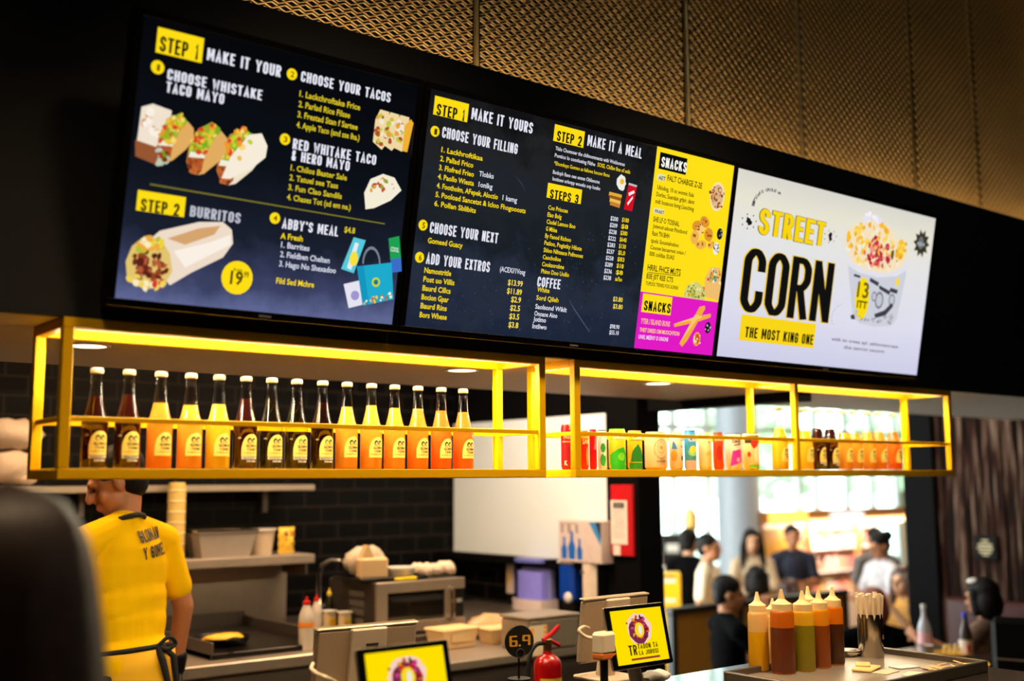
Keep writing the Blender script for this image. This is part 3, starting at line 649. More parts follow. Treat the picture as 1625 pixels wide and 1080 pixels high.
for i, q in enumerate(['1. Chilos Baster Sale', '2. Tatuel see Tass', '3. Fun Clao Sandils', '4. Chases Tot (sd em ne.)']):
    s1.text('item_text', (222, 200, 40), q, 459-i*2, 270+i*15.5, (548, 534, 540, 554)[i], 9, .02)
s1.poly('divider_line', (122, 118, 40), [(236, 291), (608, 354), (608, 356), (236, 293.5)])
step(s1, 215, 337, 292, 341, 'STEP 2', 222, 334, 283, 20)
s1.text('heading_text', (190, 192, 205), 'BURRITOS', 300, 343, 380, 17.4, .03, block=BK)
s1.text('heading_text', W_, "ABBY'S MEAL", 446, 362, 535, 16.4, .03, block=BK); s1.text('item_text', (222, 200, 40), '$4.8', 544, 368, 561, 9)
s1.text('item_text', Y_, 'A Fresh', 443, 378, 478, 9)
for i, q in enumerate(['1. Barrites', '2. Fieldben Chelten', '3. Hago No Shexadoo']): s1.text('small_text', (215, 218, 235), q, 443-i*1.5, 392+i*15, (488, 520, 530)[i], 9, .02)
s1.text('item_text', Y_, 'Fild Sed Mchre', 436, 449, 496, 9)
# taco row
def tac(b, nm, cx, cy, s, ang, shell=(226, 172, 96), back=(196, 120, 60)):
    """folded taco: filling cut-face with salad and a round shell behind it"""
    ca, sa = math.cos(ang), math.sin(ang); f = lambda x, y: (cx+s*(x*ca-y*sa), cy+s*(x*sa+y*ca))
    P = lambda pts: [f(*p) for p in pts]
    b.poly(nm, back, P([(-.35, .95), (-.52, .55), (-.45, 0), (-.15, -.6), (.25, -.8), (.62, -.5), (.72, -.1), (.55, .3), (.1, .75), (-.15, 1.0)]))
    b.poly(nm, (180, 88, 40), P([(-.38, .9), (-.52, .45), (-.35, .25), (.05, .32), (.12, .6), (-.12, .98)]), .0001)
    b.scatter(nm, [(150, 70, 30), (196, 104, 50), (120, 54, 26)], P([(-.38, .9), (-.5, .45), (-.35, .25), (.05, .32), (.1, .6), (-.12, .95)]), 14, s*.05, s*.1, .0003)
    b.poly(nm, (240, 236, 214), P([(-.46, .40), (-.40, .2), (.1, .28), (.1, .42)]), .0008)
    b.poly(nm, (150, 176, 40), P([(-.46, .25), (-.4, -.1), (-.1, -.6), (.3, -.85), (.62, -.55), (.2, .1), (.1, .3)]), .0002)
    b.scatter(nm, [(190, 210, 50), (126, 170, 40), (235, 190, 60), (240, 150, 40), (216, 70, 40), (250, 214, 110)], P([(-.46, .25), (-.4, -.1), (-.1, -.6), (.3, -.85), (.62, -.55), (.2, .1), (.1, .3)]), 42, s*.05, s*.12, .0009)
    b.poly(nm, shell, P([(.02, .85), (.1, .35), (.35, -.2), (.62, -.55), (.85, -.3), (.88, .1), (.6, .5), (.1, .95), (-.12, 1.0)]), .0012)
N1 = 'taco_picture'
s1.poly(N1, (240, 226, 206), [(216, 215), (222, 170), (240, 165), (270, 176), (262, 230), (250, 250), (212, 240)])
s1.poly(N1, (150, 86, 50), [(212, 222), (250, 235), (246, 262), (212, 248)], .0001); s1.scatter(N1, [(214, 150, 90), (250, 240, 226)], [(225, 175), (250, 180), (250, 215), (228, 210)], 12, 3, 8, .0002)
tac(s1, N1, 268, 215, 42, .05); tac(s1, N1, 318, 232, 46, .05); tac(s1, N1, 368, 244, 50, .05, (240, 226, 200))
s1.poly(N1, (246, 236, 216), [(348, 283), (362, 250), (392, 214), (412, 212), (421, 232), (418, 250), (398, 266), (362, 284)], .0016)
s1.scatter(N1, [(110, 160, 40), (190, 200, 180)], [(240, 235), (262, 240), (268, 268), (246, 262)], 9, 3, 6, .0004)
# small taco pictures
N2 = 'small_taco_picture'
for dx in (0, 15, 30):
    s1.poly(N2, (240, 214, 160), [(588+dx, 225+dx*.3), (592+dx, 190+dx*.3), (600+dx, 174+dx*.3), (614+dx, 178+dx*.3), (612+dx, 225+dx*.2), (602+dx, 238+dx*.1)], .0002*dx)
    s1.scatter(N2, [(176, 80, 40), (190, 200, 60), (240, 232, 210), (230, 160, 60)], [(590+dx, 222+dx*.2), (596+dx, 184+dx*.3), (604+dx, 182+dx*.3), (602+dx, 230+dx*.1)], 16, 2.5, 5.5, .0002*dx+.0002)
s1.poly(N2, (240, 176, 50), [(632, 240), (636, 200), (646, 190), (650, 196), (640, 242)], .008)
N2b = 'half_taco_picture'; s1.poly(N2b, (245, 236, 214), [(576, 332), (574, 306), (584, 284), (604, 276), (622, 282), (633, 302), (616, 318), (590, 330)]); s1.scatter(N2b, [(196, 70, 40), (226, 160, 60), (150, 160, 60), (245, 236, 214)], [(582, 308), (590, 288), (606, 283), (624, 296), (606, 300)], 22, 2.5, 5.5, .0004)
# burrito
N3 = 'burrito_picture'
s1.poly(N3, (238, 220, 200), [(222, 390), (250, 366), (312, 352), (350, 352), (364, 364), (366, 386), (350, 408), (300, 432), (266, 452), (240, 420)])
s1.poly(N3, (214, 164, 110), [(262, 378), (312, 362), (346, 358), (336, 372), (290, 388)], .0002); s1.poly(N3, (250, 240, 228), [(272, 398), (330, 384), (362, 372), (362, 388), (330, 404), (290, 424)], .0003)
s1.poly(N3, (226, 196, 110), [(198, 440), (196, 414), (206, 390), (226, 374), (252, 380), (266, 402), (270, 430), (256, 454), (230, 458)], .0004)
s1.scatter(N3, [(110, 40, 26), (150, 66, 36), (180, 90, 56), (90, 34, 24)], [(204, 430), (210, 404), (230, 396), (252, 406), (268, 428), (250, 448), (220, 446)], 40, 3, 7, .0006)
s1.scatter(N3, [(240, 210, 60), (250, 236, 190), (180, 190, 50), (236, 170, 60)], [(208, 400), (226, 374), (252, 380), (258, 396), (232, 394)], 22, 3, 7, .0016); s1.scatter(N3, [(250, 236, 190), (240, 210, 90), (210, 60, 40)], [(198, 440), (206, 428), (230, 448), (260, 446), (256, 458), (222, 458)], 20, 3, 6, .0016)
s1.disc('price_badge', Y_, (372, 440), 26, lift=.0005); s1.text('price_text', (90, 74, 6), '19', 360, 449, 380, 20, .03); s1.text('price_text', (90, 74, 6), '99', 382, 439, 390, 9); s1.text('price_text', (120, 100, 20), 'from', 366, 429, 380, 5)
# bag and packets
N4 = 'takeaway_bag_picture'
s1.poly(N4, (30, 170, 205), [(561, 422), (616, 416), (619, 474), (570, 484)]); s1.poly(N4, (20, 150, 190), [(561, 422), (572, 421), (580, 482), (570, 484)], .0002)
for i in range(10):
    a, b2 = PI*i/10, PI*(i+1)/10; q = lambda a_, r_: (584+r_*math.cos(a_), 418-1.9*r_*math.sin(a_)); s1.poly(N4, (120, 130, 140), [q(a, 12), q(b2, 12), q(b2, 14.5), q(a, 14.5)])
s1.disc(N4, (200, 214, 40), (591, 447), 8, lift=.0004); s1.disc(N4, (30, 120, 140), (591, 447), 4.5, lift=.0006)
s1.scatter(N4, [(250, 200, 40), (220, 60, 50), (250, 240, 200), (60, 160, 60)], [(572, 474), (618, 464), (618, 474), (572, 483)], 26, 1.5, 3.5, .0004)
s1.poly(N4, (90, 200, 220), [(536, 426), (556, 376), (575, 381), (556, 433)]); s1.disc(N4, (250, 224, 60), (556, 410), 8, 12, lift=.0003); s1.poly(N4, (225, 236, 240), [(545, 424), (558, 384), (564, 386), (552, 428)], .0002)
s1.poly(N4, (30, 160, 80), [(611, 378), (628, 374), (631, 408), (614, 411)]); s1.poly(N4, (60, 110, 200), [(614, 411), (631, 408), (632, 430), (617, 432)]); s1.text(N4, (230, 240, 235), 'COOL', 614, 398, 627, 7, lift=.0004)
s1.poly(N4, (230, 228, 240), [(540, 450), (566, 444), (572, 482), (548, 488)]); s1.disc(N4, (160, 150, 210), (558, 468), 8, lift=.0003)
s1.done(1.0)

# ---- middle screen
s2 = screen('middle menu screen with step lists and yellow snacks column', 1.021, 2.376,
            grad_screen('chalkboard display', [(0, (30, 38, 58)), (.2, (38, 46, 62)), (.4, (26, 31, 38)), (.6, (32, 37, 44)), (.8, (33, 34, 36)), (1, (18, 18, 20))], noise=.9, nscale=7))
s2.scatter('chalk_smudge', [(46, 60, 84), (40, 52, 74), (56, 70, 92)], [(650, 460), (800, 400), (900, 360), (1010, 380), (1000, 540), (660, 510)], 260, .5, 1.4)
s2.poly('chalk_smudge', (66, 78, 98), [(902, 474), (912, 490), (936, 526), (934, 526), (910, 491)]); s2.poly('chalk_smudge', (50, 58, 70), [(815, 276), (828, 290), (834, 306), (827, 292)])
step(s2, 686, 186, 741, 189.5, 'STEP 1', 691, 182, 736, 18.5); step(s2, 876.5, 227, 925, 231, 'STEP 2', 882, 223, 921, 16.5); step(s2, 866, 317, 921, 320, 'STEPS 3', 871, 314, 916, 14.5)
s2.text('heading_text', W_, 'MAKE IT YOURS', 746, 189, 843, 18.8, .024, block=BK); s2.text('heading_text', W_, 'MAKE IT A MEAL', 930, 231, 1016, 17.7, .024, block=BK)
for (x, y), d in zip([(688.5, 208.5), (669.5, 357), (664, 408)], '156'):
    s2.disc('number_badge', Y_, (x, y), 7.6); s2.text('badge_digit', (70, 56, 0), d, x-2, y+4.5, x+2.5, 9)
s2.text('heading_text', W_, 'CHOOSE YOUR FILLING', 699.5, 218, 819, 17.7, .024, block=BK)
s2.text('heading_text', W_, 'CHOOSE YOUR NEXT', 680, 369, 788, 17.7, .024, block=BK); s2.text('heading_text', W_, 'ADD YOUR EXTROS', 674, 418, 775, 17.7, .024, block=BK)
for i, (q, x1) in enumerate([('1. Lackhroftikaa', 763), ('2. Pallad Frico', 748), ('3. Flofred Frieo', 749), ('4. Paollo Wiesta', 749), ('4. Footholm, AFepek, Aloctio', 787), ('5. Pooload Sancetst & Icloo Fhogooosts', 831), ('6. Pollan Sblibits', 752)]):
    s2.text('item_text', Y_, q, 697.5-i*1.85, 241+i*14.2, x1, 8.2, .018)
for x, y, q, x1 in [(757, 279, 'Tlobks', 780), (756, 296, '1onlkg', 778), (794, 317, '1 kamg', 817), (790, 430, '(ACEX//1Vosg', 830)]: s2.text('small_text', W_, q, x, y, x1, 8, .014)
s2.text('item_text', Y_, 'Gomeed Guacy', 676, 385, 731, 8.4, .018)
for i, (q, x1, pr) in enumerate([('Namostritle', 713, ''), ('Post uo Villis', 718, '$13.99'), ('Baurd Cillcs', 712, '$11.89'), ('Bocion Gpar', 709, '$2.9'), ('Baurd Rins', 706, '$2.5'), ('Bors Whese', 706, '$3.5'), ('', 0, '$3.8')]):
    if q: s2.text('item_text', Y_, q, 670.5-i*1.5, 432+i*14.1, x1, 8.4, .02)
    if pr: s2.text('price_text', (255, 226, 80), pr, 827-len(pr)*3.9-i*1.4, 438+i*13.4, 827-i*1.4, 8.6, .02)
for i, (q, x1, c_) in enumerate([('Thilo Chomoser the chilimomments with Woblomnes', 988, W_), ('Pontico lo coonlueing Filthe', 941, W_), ('*Ehomhays Gomno as fellows hocow flono', 964, Y_), ('Bodoph fiseo oee onnes Oblieocne', 948, W_), ('Inotioeo orlonpp wooeks oop hoebo', 949, W_)]):
    s2.text('small_text', c_, q, [878, 877, 876, 874, 873.5][i], [238, 249, 261.5, 275.5, 286][i], x1, 6, .012)
s2.text('item_text', Y_, 'SOSS, Chilbe fine of seils', 945, 264, 997, 6.2, .014)
for i, (q, x1) in enumerate([('Cos Priocee', 898), ('Elao Bolg', 888), ('Ciudel Lemoo Boo', 910), ('G Mhlea', 881), ('By Faood Richoo', 903), ('Patloo, Pogistky Hilote', 920), ('Shloo Nihteace Pofmooes', 922), ('Caocholioe', 887), ('Cooksorobne', 892), ('Phino Doo Uoilio', 900)]):
    s2.text('item_text', Y_, q, 867-i*1.25, 332+i*11.2, x1, 6.8, .018)
    y = 349+i*10.4; s2.text('price_text', W_, '$2%02d' % (0, 9, 38, 22, 83, 37, 58, 89, 36, 38)[i], 965-i*1.25, y, 977-i*1.25, 6.6, .018); s2.text('price_text', Y_, ('$180', '$8', '$380', '$640', '$130', '$L0', '$83', '$18', '$8', 'a/lo')[i], 983-i*1.2, y+2.2, 994-i*1.2, 6.6, .018)
s2.text('heading_text', W_, 'COFFEE', 850.5, 454, 887, 16.0, .024, block=BK)
for i, (q, x1, c_, y, p_) in enumerate([('White', 869, Y_, 462, ''), ('Sord Qileh', 883, Y_, 475, '$3.80'), ('Saolsond Wiklt', 896, W_, 489, '$3.80'), ('Onoaoe Aioo', 881, W_, 500, ''), ('Jotlmo', 863, W_, 509, ''), ('Intliwo', 864, W_, 520, '')]):
    s2.text('small_text' if c_ == W_ else 'item_text', c_, q, [849.5, 848, 846, 844.5, 843, 841.5][i], y, x1, 7.4, .018)
    if p_: s2.text('price_text', (255, 226, 80), p_, 969, [0, 477, 488.5][i], 984, 7.2, .018)
s2.text('price_text', W_, '$98.90', 964, 520, 979, 6.4, .018); s2.text('price_text', W_, '$55.10', 963, 529.5, 978, 6.4, .018)
# drinks picture: egg, stack and red can
N5 = 'drinks_picture'
s2.disc(N5, (240, 238, 230), (982, 290), 10, 13, 18, 0, .12); s2.disc(N5, (240, 190, 40), (983, 288), 4.5, lift=.0003)
for i in range(4): s2.poly(N5, [(230, 170, 60), (150, 90, 30), (240, 190, 80), (200, 130, 50)][i], [(963+i*.5, 304+i*5), (983-i, 309+i*5), (982-i, 315+i*5), (962+i*.5, 310+i*5)], .0001*i)
s2.poly(N5, (214, 16, 34), [(986, 332), (994, 290), (1007, 294), (999, 335)]); s2.poly(N5, (190, 190, 196), [(994, 290), (1007, 294), (1006, 297), (993, 293)], .0003); s2.poly(N5, (250, 236, 240), [(993, 306), (1002, 302), (1003, 306), (994, 311)], .0003); s2.poly(N5, (250, 236, 240), [(991, 322), (1000, 311), (1000, 315), (992, 326)], .0003)
# yellow and pink snacks columns
ua = s2.uv(1001.5, 553)[0]; W2 = s2.W; vs_ = s2.uv(1014, 462)[1]
N6 = 'snack_panel'
s2.rect(N6, (255, 224, 24), ua, vs_, W2, SH); s2.rect(N6, (226, 26, 196), ua, 0, W2, vs_)
a = s2.uv(1040, 267.5); b2 = s2.uv(1086, 252); s2.rect('snack_tag', K_, a[0], a[1], b2[0], b2[1]); s2.text('snack_title', (250, 250, 240), 'SNACKS', 1043.5, 264.5, 1083.5, 16.5, .028, block=BK)
a = s2.uv(1012.5, 494); b2 = s2.uv(1062, 473); s2.rect('snack_tag', (255, 224, 24), a[0], a[1], b2[0], b2[1]+.004); s2.text('snack_title', K_, 'SNACKS', 1016, 491.5, 1058, 16, .026, block=BK)
B_ = (60, 48, 8)
s2.rect('snack_tag', (226, 226, 190), *s2.uv(1037.5, 285), *s2.uv(1051, 278)); s2.text('snack_text', B_, 'AET', 1039, 284.5, 1050, 6)
s2.text('snack_text', B_, 'FALT CHABGE Z-2E', 1053, 286.5, 1108, 9, .02)
s2.rect('snack_tag', (226, 226, 190), *s2.uv(1032, 337.5), *s2.uv(1049, 332.5)); s2.text('snack_text', B_, 'FRAET', 1033.5, 337, 1048, 5)
for i, (q, x1, h) in enumerate([('Ubloling, 10 oc wonnic Ilula', 1095, 6.8), ('Dorloc, Suendain grlpir, damt', 1096, 6.8), ('mdt loussoos bong Lluoching', 1095, 6.8), ('', 0, 0), ('SHE LF O TOSNAL', 1072, 8), ('Jotwool adoost Ptiotbond', 1084, 6.4), ('Raot TN BHH', 1056, 7.6), ('tpols Sousnalosloo', 1071, 6.4), ('Couose bacuarnot oniun /', 1082, 6.2), ('000 coldias SUAS', 1064, 6.8)]):
    if q: s2.text('snack_text', B_, q, [1037, 1035.5, 1034, 0, 1030.5, 1030, 1029, 1027, 1026, 1024.5][i], [300, 311, 322, 0, 351, 361, 373, 384, 394.5, 405][i], x1, h, .018)
s2.text('snack_text', B_, 'HRRL FHCE MUTS', 1021.5, 428, 1074, 9.4, .02); s2.text('snack_text', B_, 'B3E J0T REE CTS', 1020, 441, 1062, 8, .02); s2.text('snack_text', B_, 'TUPDOS TRINRS FOG SORINI', 1018.5, 451.5, 1070, 5.8, .016)
s2.poly('snack_text', B_, [(1022, 431), (1074, 437), (1074, 438), (1022, 432)])
s2.text('snack_text', (255, 200, 120), 'YTER / ISLAND BUNS', 1011, 512, 1057, 8, .018); s2.text('snack_text', (255, 214, 130), 'THET DRESS OM MUOCHTION', 1009, 525, 1072, 6.2, .018); s2.text('snack_text', (250, 220, 250), 'UNEI, MEENY O UNONI', 1007.5, 536, 1054, 6.2, .018)
N7 = 'snack_picture'
s2.disc(N7, (248, 226, 190), (1132, 312), 18, 25, 26); s2.disc(N7, (222, 180, 130), (1132, 312), 15, 21, 26, lift=.0002); s2.scatter(N7, [(160, 84, 40), (196, 120, 70), (236, 200, 160), (130, 60, 30)], [(1120, 305), (1132, 294), (1144, 308), (1140, 328), (1124, 328)], 40, 1.5, 4, .0004)
for (x, y, rx, ry, ro) in [(1100, 358, 12, 9, .3), (1112, 352, 12, 9, -.4), (1096, 376, 10, 12, 0), (1118, 372, 11, 12, .5), (1106, 388, 14, 8, .2), (1104, 366, 8, 26, -.5), (1122, 388, 9, 6, .6)]:
    s2.disc(N7, random.choice([(226, 150, 50), (240, 180, 80), (210, 126, 40), (250, 206, 120)]), (x, y), rx, ry, 14, ro, .06, random.random()*.001); s2.scatter(N7, [(170, 90, 26), (150, 74, 20)], [(x-5, y-4), (x+5, y-4), (x+5, y+4), (x-5, y+4)], 4, 1.2, 3, .0013)
s2.disc(N7, (24, 24, 30), (1136, 371), 7.5, 10); s2.disc(N7, (240, 236, 226), (1130, 394), 8, 11); s2.scatter(N7, [(60, 60, 60), (200, 190, 170)], [(1125, 388), (1135, 388), (1135, 400), (1125, 400)], 10, 1, 2.5, .0005); s2.scatter(N7, [(150, 150, 160)], [(1132, 366), (1140, 366), (1140, 377), (1132, 377)], 6, .8, 2, .0005)
s2.poly(N7, (214, 206, 120), [(1078, 470), (1084, 452), (1100, 446), (1112, 456), (1112, 476)]); s2.scatter(N7, [(96, 140, 40), (240, 230, 160), (170, 180, 60), (226, 120, 50)], [(1080, 468), (1086, 452), (1100, 447), (1112, 458), (1112, 474)], 40, 1.5, 3.5, .0004)
s2.poly(N7, (240, 190, 110), [(1112, 470), (1112, 440), (1122, 424), (1136, 424), (1138, 450), (1134, 476)], .0003); s2.scatter(N7, [(80, 150, 60), (250, 240, 210), (60, 150, 150), (220, 160, 70), (216, 80, 50)], [(1114, 444), (1122, 426), (1137, 428), (1136, 450)], 36, 1.5, 3.6, .0006)
for q in ([(1063, 513), (1110, 499), (1122, 497), (1121, 503), (1100, 510), (1064, 518)], [(1072, 544), (1104, 486), (1112, 484), (1113, 489), (1084, 540), (1076, 549)]): s2.poly(N7, (244, 170, 60), q, .0004*random.random()); s2.poly(N7, (252, 200, 110), [((x*3+q[0][0])/4, (y*3+q[0][1])/4-1) for x, y in q[1:4]]+[q[0]], .0006)
s2.disc(N7, (20, 20, 24), (1117, 519), 7.5, 10); s2.scatter(N7, [(190, 190, 196)], [(1112, 514), (1122, 514), (1122, 524), (1112, 524)], 8, .8, 2, .0004); s2.disc(N7, (250, 170, 60), (1099.5, 537), 9, 12); s2.disc(N7, (214, 90, 30), (1099.5, 537), 7, 9.5, lift=.0002); s2.scatter(N7, [(250, 230, 180)], [(1094, 530), (1105, 530), (1105, 544), (1094, 544)], 9, 1, 2.6, .0004)
s2.done(1.0)

# ---- right screen: street corn
s3 = screen('right screen advertising street corn on a pale background', 2.418, 3.772,
            grad_screen('pale display', [(0, (206, 206, 232)), (.3, (222, 222, 238)), (.65, (228, 228, 228)), (.85, (232, 228, 210)), (1, (216, 214, 206))], noise=.1, nscale=2))
s3.text('outline_text', (120, 92, 8), 'STREET', 1202, 370.5, 1306, 42, block=(.15, .36, .07, .022)); s3.text('title_text', (250, 214, 16), 'STREET', 1202, 370.5, 1306, 42, lift=.0004, block=(.15, .36, .07))
s3.text('outline_text', (244, 206, 50), 'CORN', 1171, 493, 1313, 104, block=(.105, .30, .035, .013)); s3.text('title_text', (18, 17, 18), 'CORN', 1171, 493, 1313, 104, lift=.0008, block=(.105, .30, .035))
for (x0, y0, x1, y1) in [(1172, 385, 1205, 492), (1210, 390, 1243, 496), (1250, 396, 1277, 500), (1283, 404, 1314, 504)]:
    s3.scatter('grain_specks', [(96, 92, 80), (70, 66, 60)], [(x0+3, y0), (x1, y0), (x1, y1), (x0, y1)], 0, .4, .9)
s3.prect('banner', (250, 214, 24), (1171, 539), (1294, 514)); s3.text('banner_text', (24, 20, 10), 'THE MOST KING ONE', 1180, 534.5, 1288, 17, .024, block=BK)
s3.text('fine_text', (110, 110, 116), 'with to creez spl. sahtonescreen', 1317, 539.5, 1423, 5.2, .02); s3.text('fine_text', (110, 110, 116), 'the serrot oscorn', 1337, 552.5, 1401, 5.2, .02)
for i, ch in enumerate('MIRHUALS GROLE M'):
    a = PI*(.93-.62*i/15); x = 1219+27*math.cos(a); y = 331-31*math.sin(a); s3.text('fine_text', (70, 70, 74), ch if ch != ' ' else '.', x-1.8, y+2.5, x+2.2, 4.4, .02) if ch != ' ' else None
for cx, cy, k in [(1186, 351, 6), (1315, 375, 5)]:
    s3.disc('ink_splash', (26, 26, 28), (cx, cy), k, k*1.1, 11, 0, .45)
    for j in range(7): a = j*.9; s3.disc('ink_splash', (40, 40, 42), (cx+k*1.9*math.cos(a), cy+k*1.9*math.sin(a)), k*.22, n=8)
N8 = 'corn_cup_picture'
s3.poly(N8, (206, 208, 218), [(1342, 412), (1350, 500), (1360, 512), (1385, 518), (1412, 516), (1420, 506), (1434, 440), (1436, 424)])
s3.poly(N8, (226, 226, 236), [(1338, 400), (1342, 420), (1360, 432), (1390, 440), (1420, 438), (1436, 428), (1440, 416), (1400, 430)], .0002)
s3.poly(N8, (244, 226, 190), [(1340, 396), (1338, 378), (1344, 362), (1360, 352), (1388, 350), (1410, 360), (1420, 378), (1434, 382), (1438, 404), (1428, 424), (1404, 434), (1370, 428), (1348, 416)], .0004)
s3.scatter(N8, [(250, 190, 40), (252, 214, 90), (246, 236, 214), (240, 170, 40)], [(1340, 396), (1344, 366), (1362, 354), (1400, 356), (1420, 378), (1428, 418), (1400, 430), (1352, 414)], 120, 2.5, 6, .0005)
s3.scatter(N8, [(206, 40, 60), (226, 90, 90), (180, 30, 50), (240, 150, 140)], [(1364, 398), (1384, 376), (1400, 380), (1412, 404), (1398, 424), (1378, 420)], 46, 2.5, 6, .003)
s3.disc(N8, (246, 190, 30), (1425, 396), 11, 17, 18, 0, .05, .0042); s3.scatter(N8, [(250, 220, 90), (230, 160, 30)], [(1418, 384), (1434, 386), (1433, 408), (1418, 410)], 18, 2, 4, .0045); s3.disc(N8, (70, 60, 30), (1412, 404), 4, 8, 12, 0, .2, .0041)
s3.scatter(N8, [(244, 240, 250), (230, 226, 240)], [(1366, 350), (1376, 338), (1390, 342), (1398, 354)], 16, 3, 7, .0004)
for q in ([(1352, 434), (1362, 437), (1362, 441), (1352, 438)], [(1378, 440), (1392, 448), (1390, 454), (1377, 446)], [(1392, 452), (1410, 462), (1408, 468), (1392, 458)], [(1384, 498), (1400, 492), (1412, 480), (1414, 486), (1402, 500), (1386, 504)], [(1410, 456), (1422, 460), (1420, 466), (1408, 462)], [(1346, 500), (1352, 498), (1354, 506), (1348, 506)]): s3.poly(N8, (62, 64, 74), q, .0008)
for (x, y, r) in [(1392, 476, 12), (1412, 476, 9), (1384, 470, 7)]: s3.disc(N8, (128, 132, 146), (x, y), r, r*1.2, 16, lift=.0006); s3.disc(N8, (196, 198, 208), (x, y), r*.7, r*.85, 16, lift=.0007)
s3.scatter(N8, [(150, 152, 164), (186, 188, 200)], [(1352, 490), (1380, 506), (1414, 498), (1410, 514), (1362, 510)], 30, 1.5, 4, .0006)
s3.disc(N8, (250, 220, 16), (1365, 473), 19, 34, 28, .08, 0, .001); s3.text(N8, (110, 96, 20), '13', 1356, 470, 1374, 24, .02, .0013); s3.text(N8, (60, 52, 12), 'ITT', 1356, 487, 1372, 11, .03, .0013); s3.disc(N8, (250, 220, 30), (1421, 447), 5, 8, lift=.001)
c_ = s3.uv(1459, 386); P = []
for i in range(20): r_ = (.040 if i % 2 else .060); a = 2*PI*i/20; P.append((c_[0]+r_*math.cos(a), c_[1]+r_*math.sin(a)))
s3.raw('starburst', (56, 54, 34), P, [list(range(20))]); s3.disc('starburst', (110, 112, 120), (1458, 385), 8, 11, 12, lift=.0004); s3.text('starburst', (190, 192, 200), 'NEW', 1452, 389, 1464, 6, lift=.0007)
for i in range(8): a = 2.0+.2*i; q = lambda r_, a_: (1345+r_*math.cos(a_), 505-r_*.9*math.sin(a_)+0); s3.poly('fine_text', (170, 172, 182), [q(27, a), q(27, a+.12), q(28, a+.12), q(28, a)])
s3.done(1.0)

for o in S.objects:
    if o.name.startswith(('chalk_smudge', 'grain_specks')): o['kind'] = 'stuff'
# ================================================================ kitchen behind the counter
def P3(v): return (v.x, v.y, v.z)
# upper and lower wall shelves
zu = onY(400, 769, 2.62).z; xe = onY(500, 770, 2.62).x
t = thing('wall_shelf', 'long upper steel wall shelf behind the worker, pale bags at its left end', 'shelf', (xe, 2.62, zu))
obj('board', MB().box((-1.6, .19, -.016), (3.2, .38, .032), .004), STEEL, t)
for x in (-.12, -1.1, -2.1): obj('bracket', MB().prism([(0, 0), (.34, 0), (.34, -.2)], .02, Matrix.Translation((x, .03, -.034)) @ Matrix.Rotation(PI/2, 4, 'X') @ Matrix.Rotation(PI/2, 4, 'Y').inverted() @ Matrix()), STEELD, t) if False else obj('bracket', MB().box((x, .355, -.09), (.03, .05, .12), .004), STEELD, t)
def lump(label, cat, name, loc, r, m_, n=16, squash=.8, group=None, seed=1):
    """crumpled wrap: a ball pushed in and out in facets"""
    rd = random.Random(seed); mb = MB(); mb.ball((0, 0, 0), 1, n)
    cs = [Vector((rd.uniform(-1, 1), rd.uniform(-1, 1), rd.uniform(-1, 1))).normalized() for _ in range(12)]
    vs = []
    for v in mb.v:
        v = Vector(v); k = 1+.22*max(v.dot(c) for c in cs)**3-.16*abs(math.sin(5*v.x+3*v.z+seed))-.1*abs(math.sin(7*v.y-4*v.z))
        vs.append((v.x*r[0]*k, v.y*r[1]*k, max(-1, v.z*k)*r[2]+r[2]))
    mb.v = vs; o = obj(name, mb, m_, sharp=60); o.location = loc
    return setp(o, label, cat, group)
PAPER = mat('crumpled greyish wrap', (205, 186, 166), .7, bump=.5, scale=12); KRAFT = mat('kraft card', (214, 178, 128), .7, var=.06)
for i, (px, py, r, lb) in enumerate([(18, 742, (.12, .09, .085), 'crumpled pale bag on the upper shelf, lowest one at the picture edge'), (40, 752, (.05, .06, .04), 'small crumpled pale bag end on the upper shelf beside the frame post'), (22, 690, (.13, .10, .075), 'crumpled pale bag heaped on top of another on the upper shelf')]):
    p = onY(px, py, 2.8); z = zu if i < 2 else zu+.165
    lump(lb, 'bag', 'crumpled_bag', (p.x, 2.8, z), r, PAPER, seed=i+3, group='pale bags on the upper shelf')
zl = onY(400, 884, 2.40).z; xl = onY(500, 884, 2.40).x; zl -= .0
xl0 = onY(150, 884, 2.40).x
t = thing('wall_shelf', 'lower steel shelf over the griddle holding pans and a snack bag', 'shelf', (xl, 2.40, zl))
obj('board', MB().box(((xl0-xl)/2, .15, -.02), (xl-xl0, .30, .045), .004), STEEL, t)
obj('back_panel', MB().box(((xl0-xl)/2, .302, -(zl-.905)/2-.02), (xl-xl0, .008, zl-.905-.005), .001), STEEL, t)
for x in (-.03, xl0-xl+.03): obj('bracket', MB().box((x, .16, -.07), (.012, .26, .06)), STEELD, t)
zs = zl+.0025
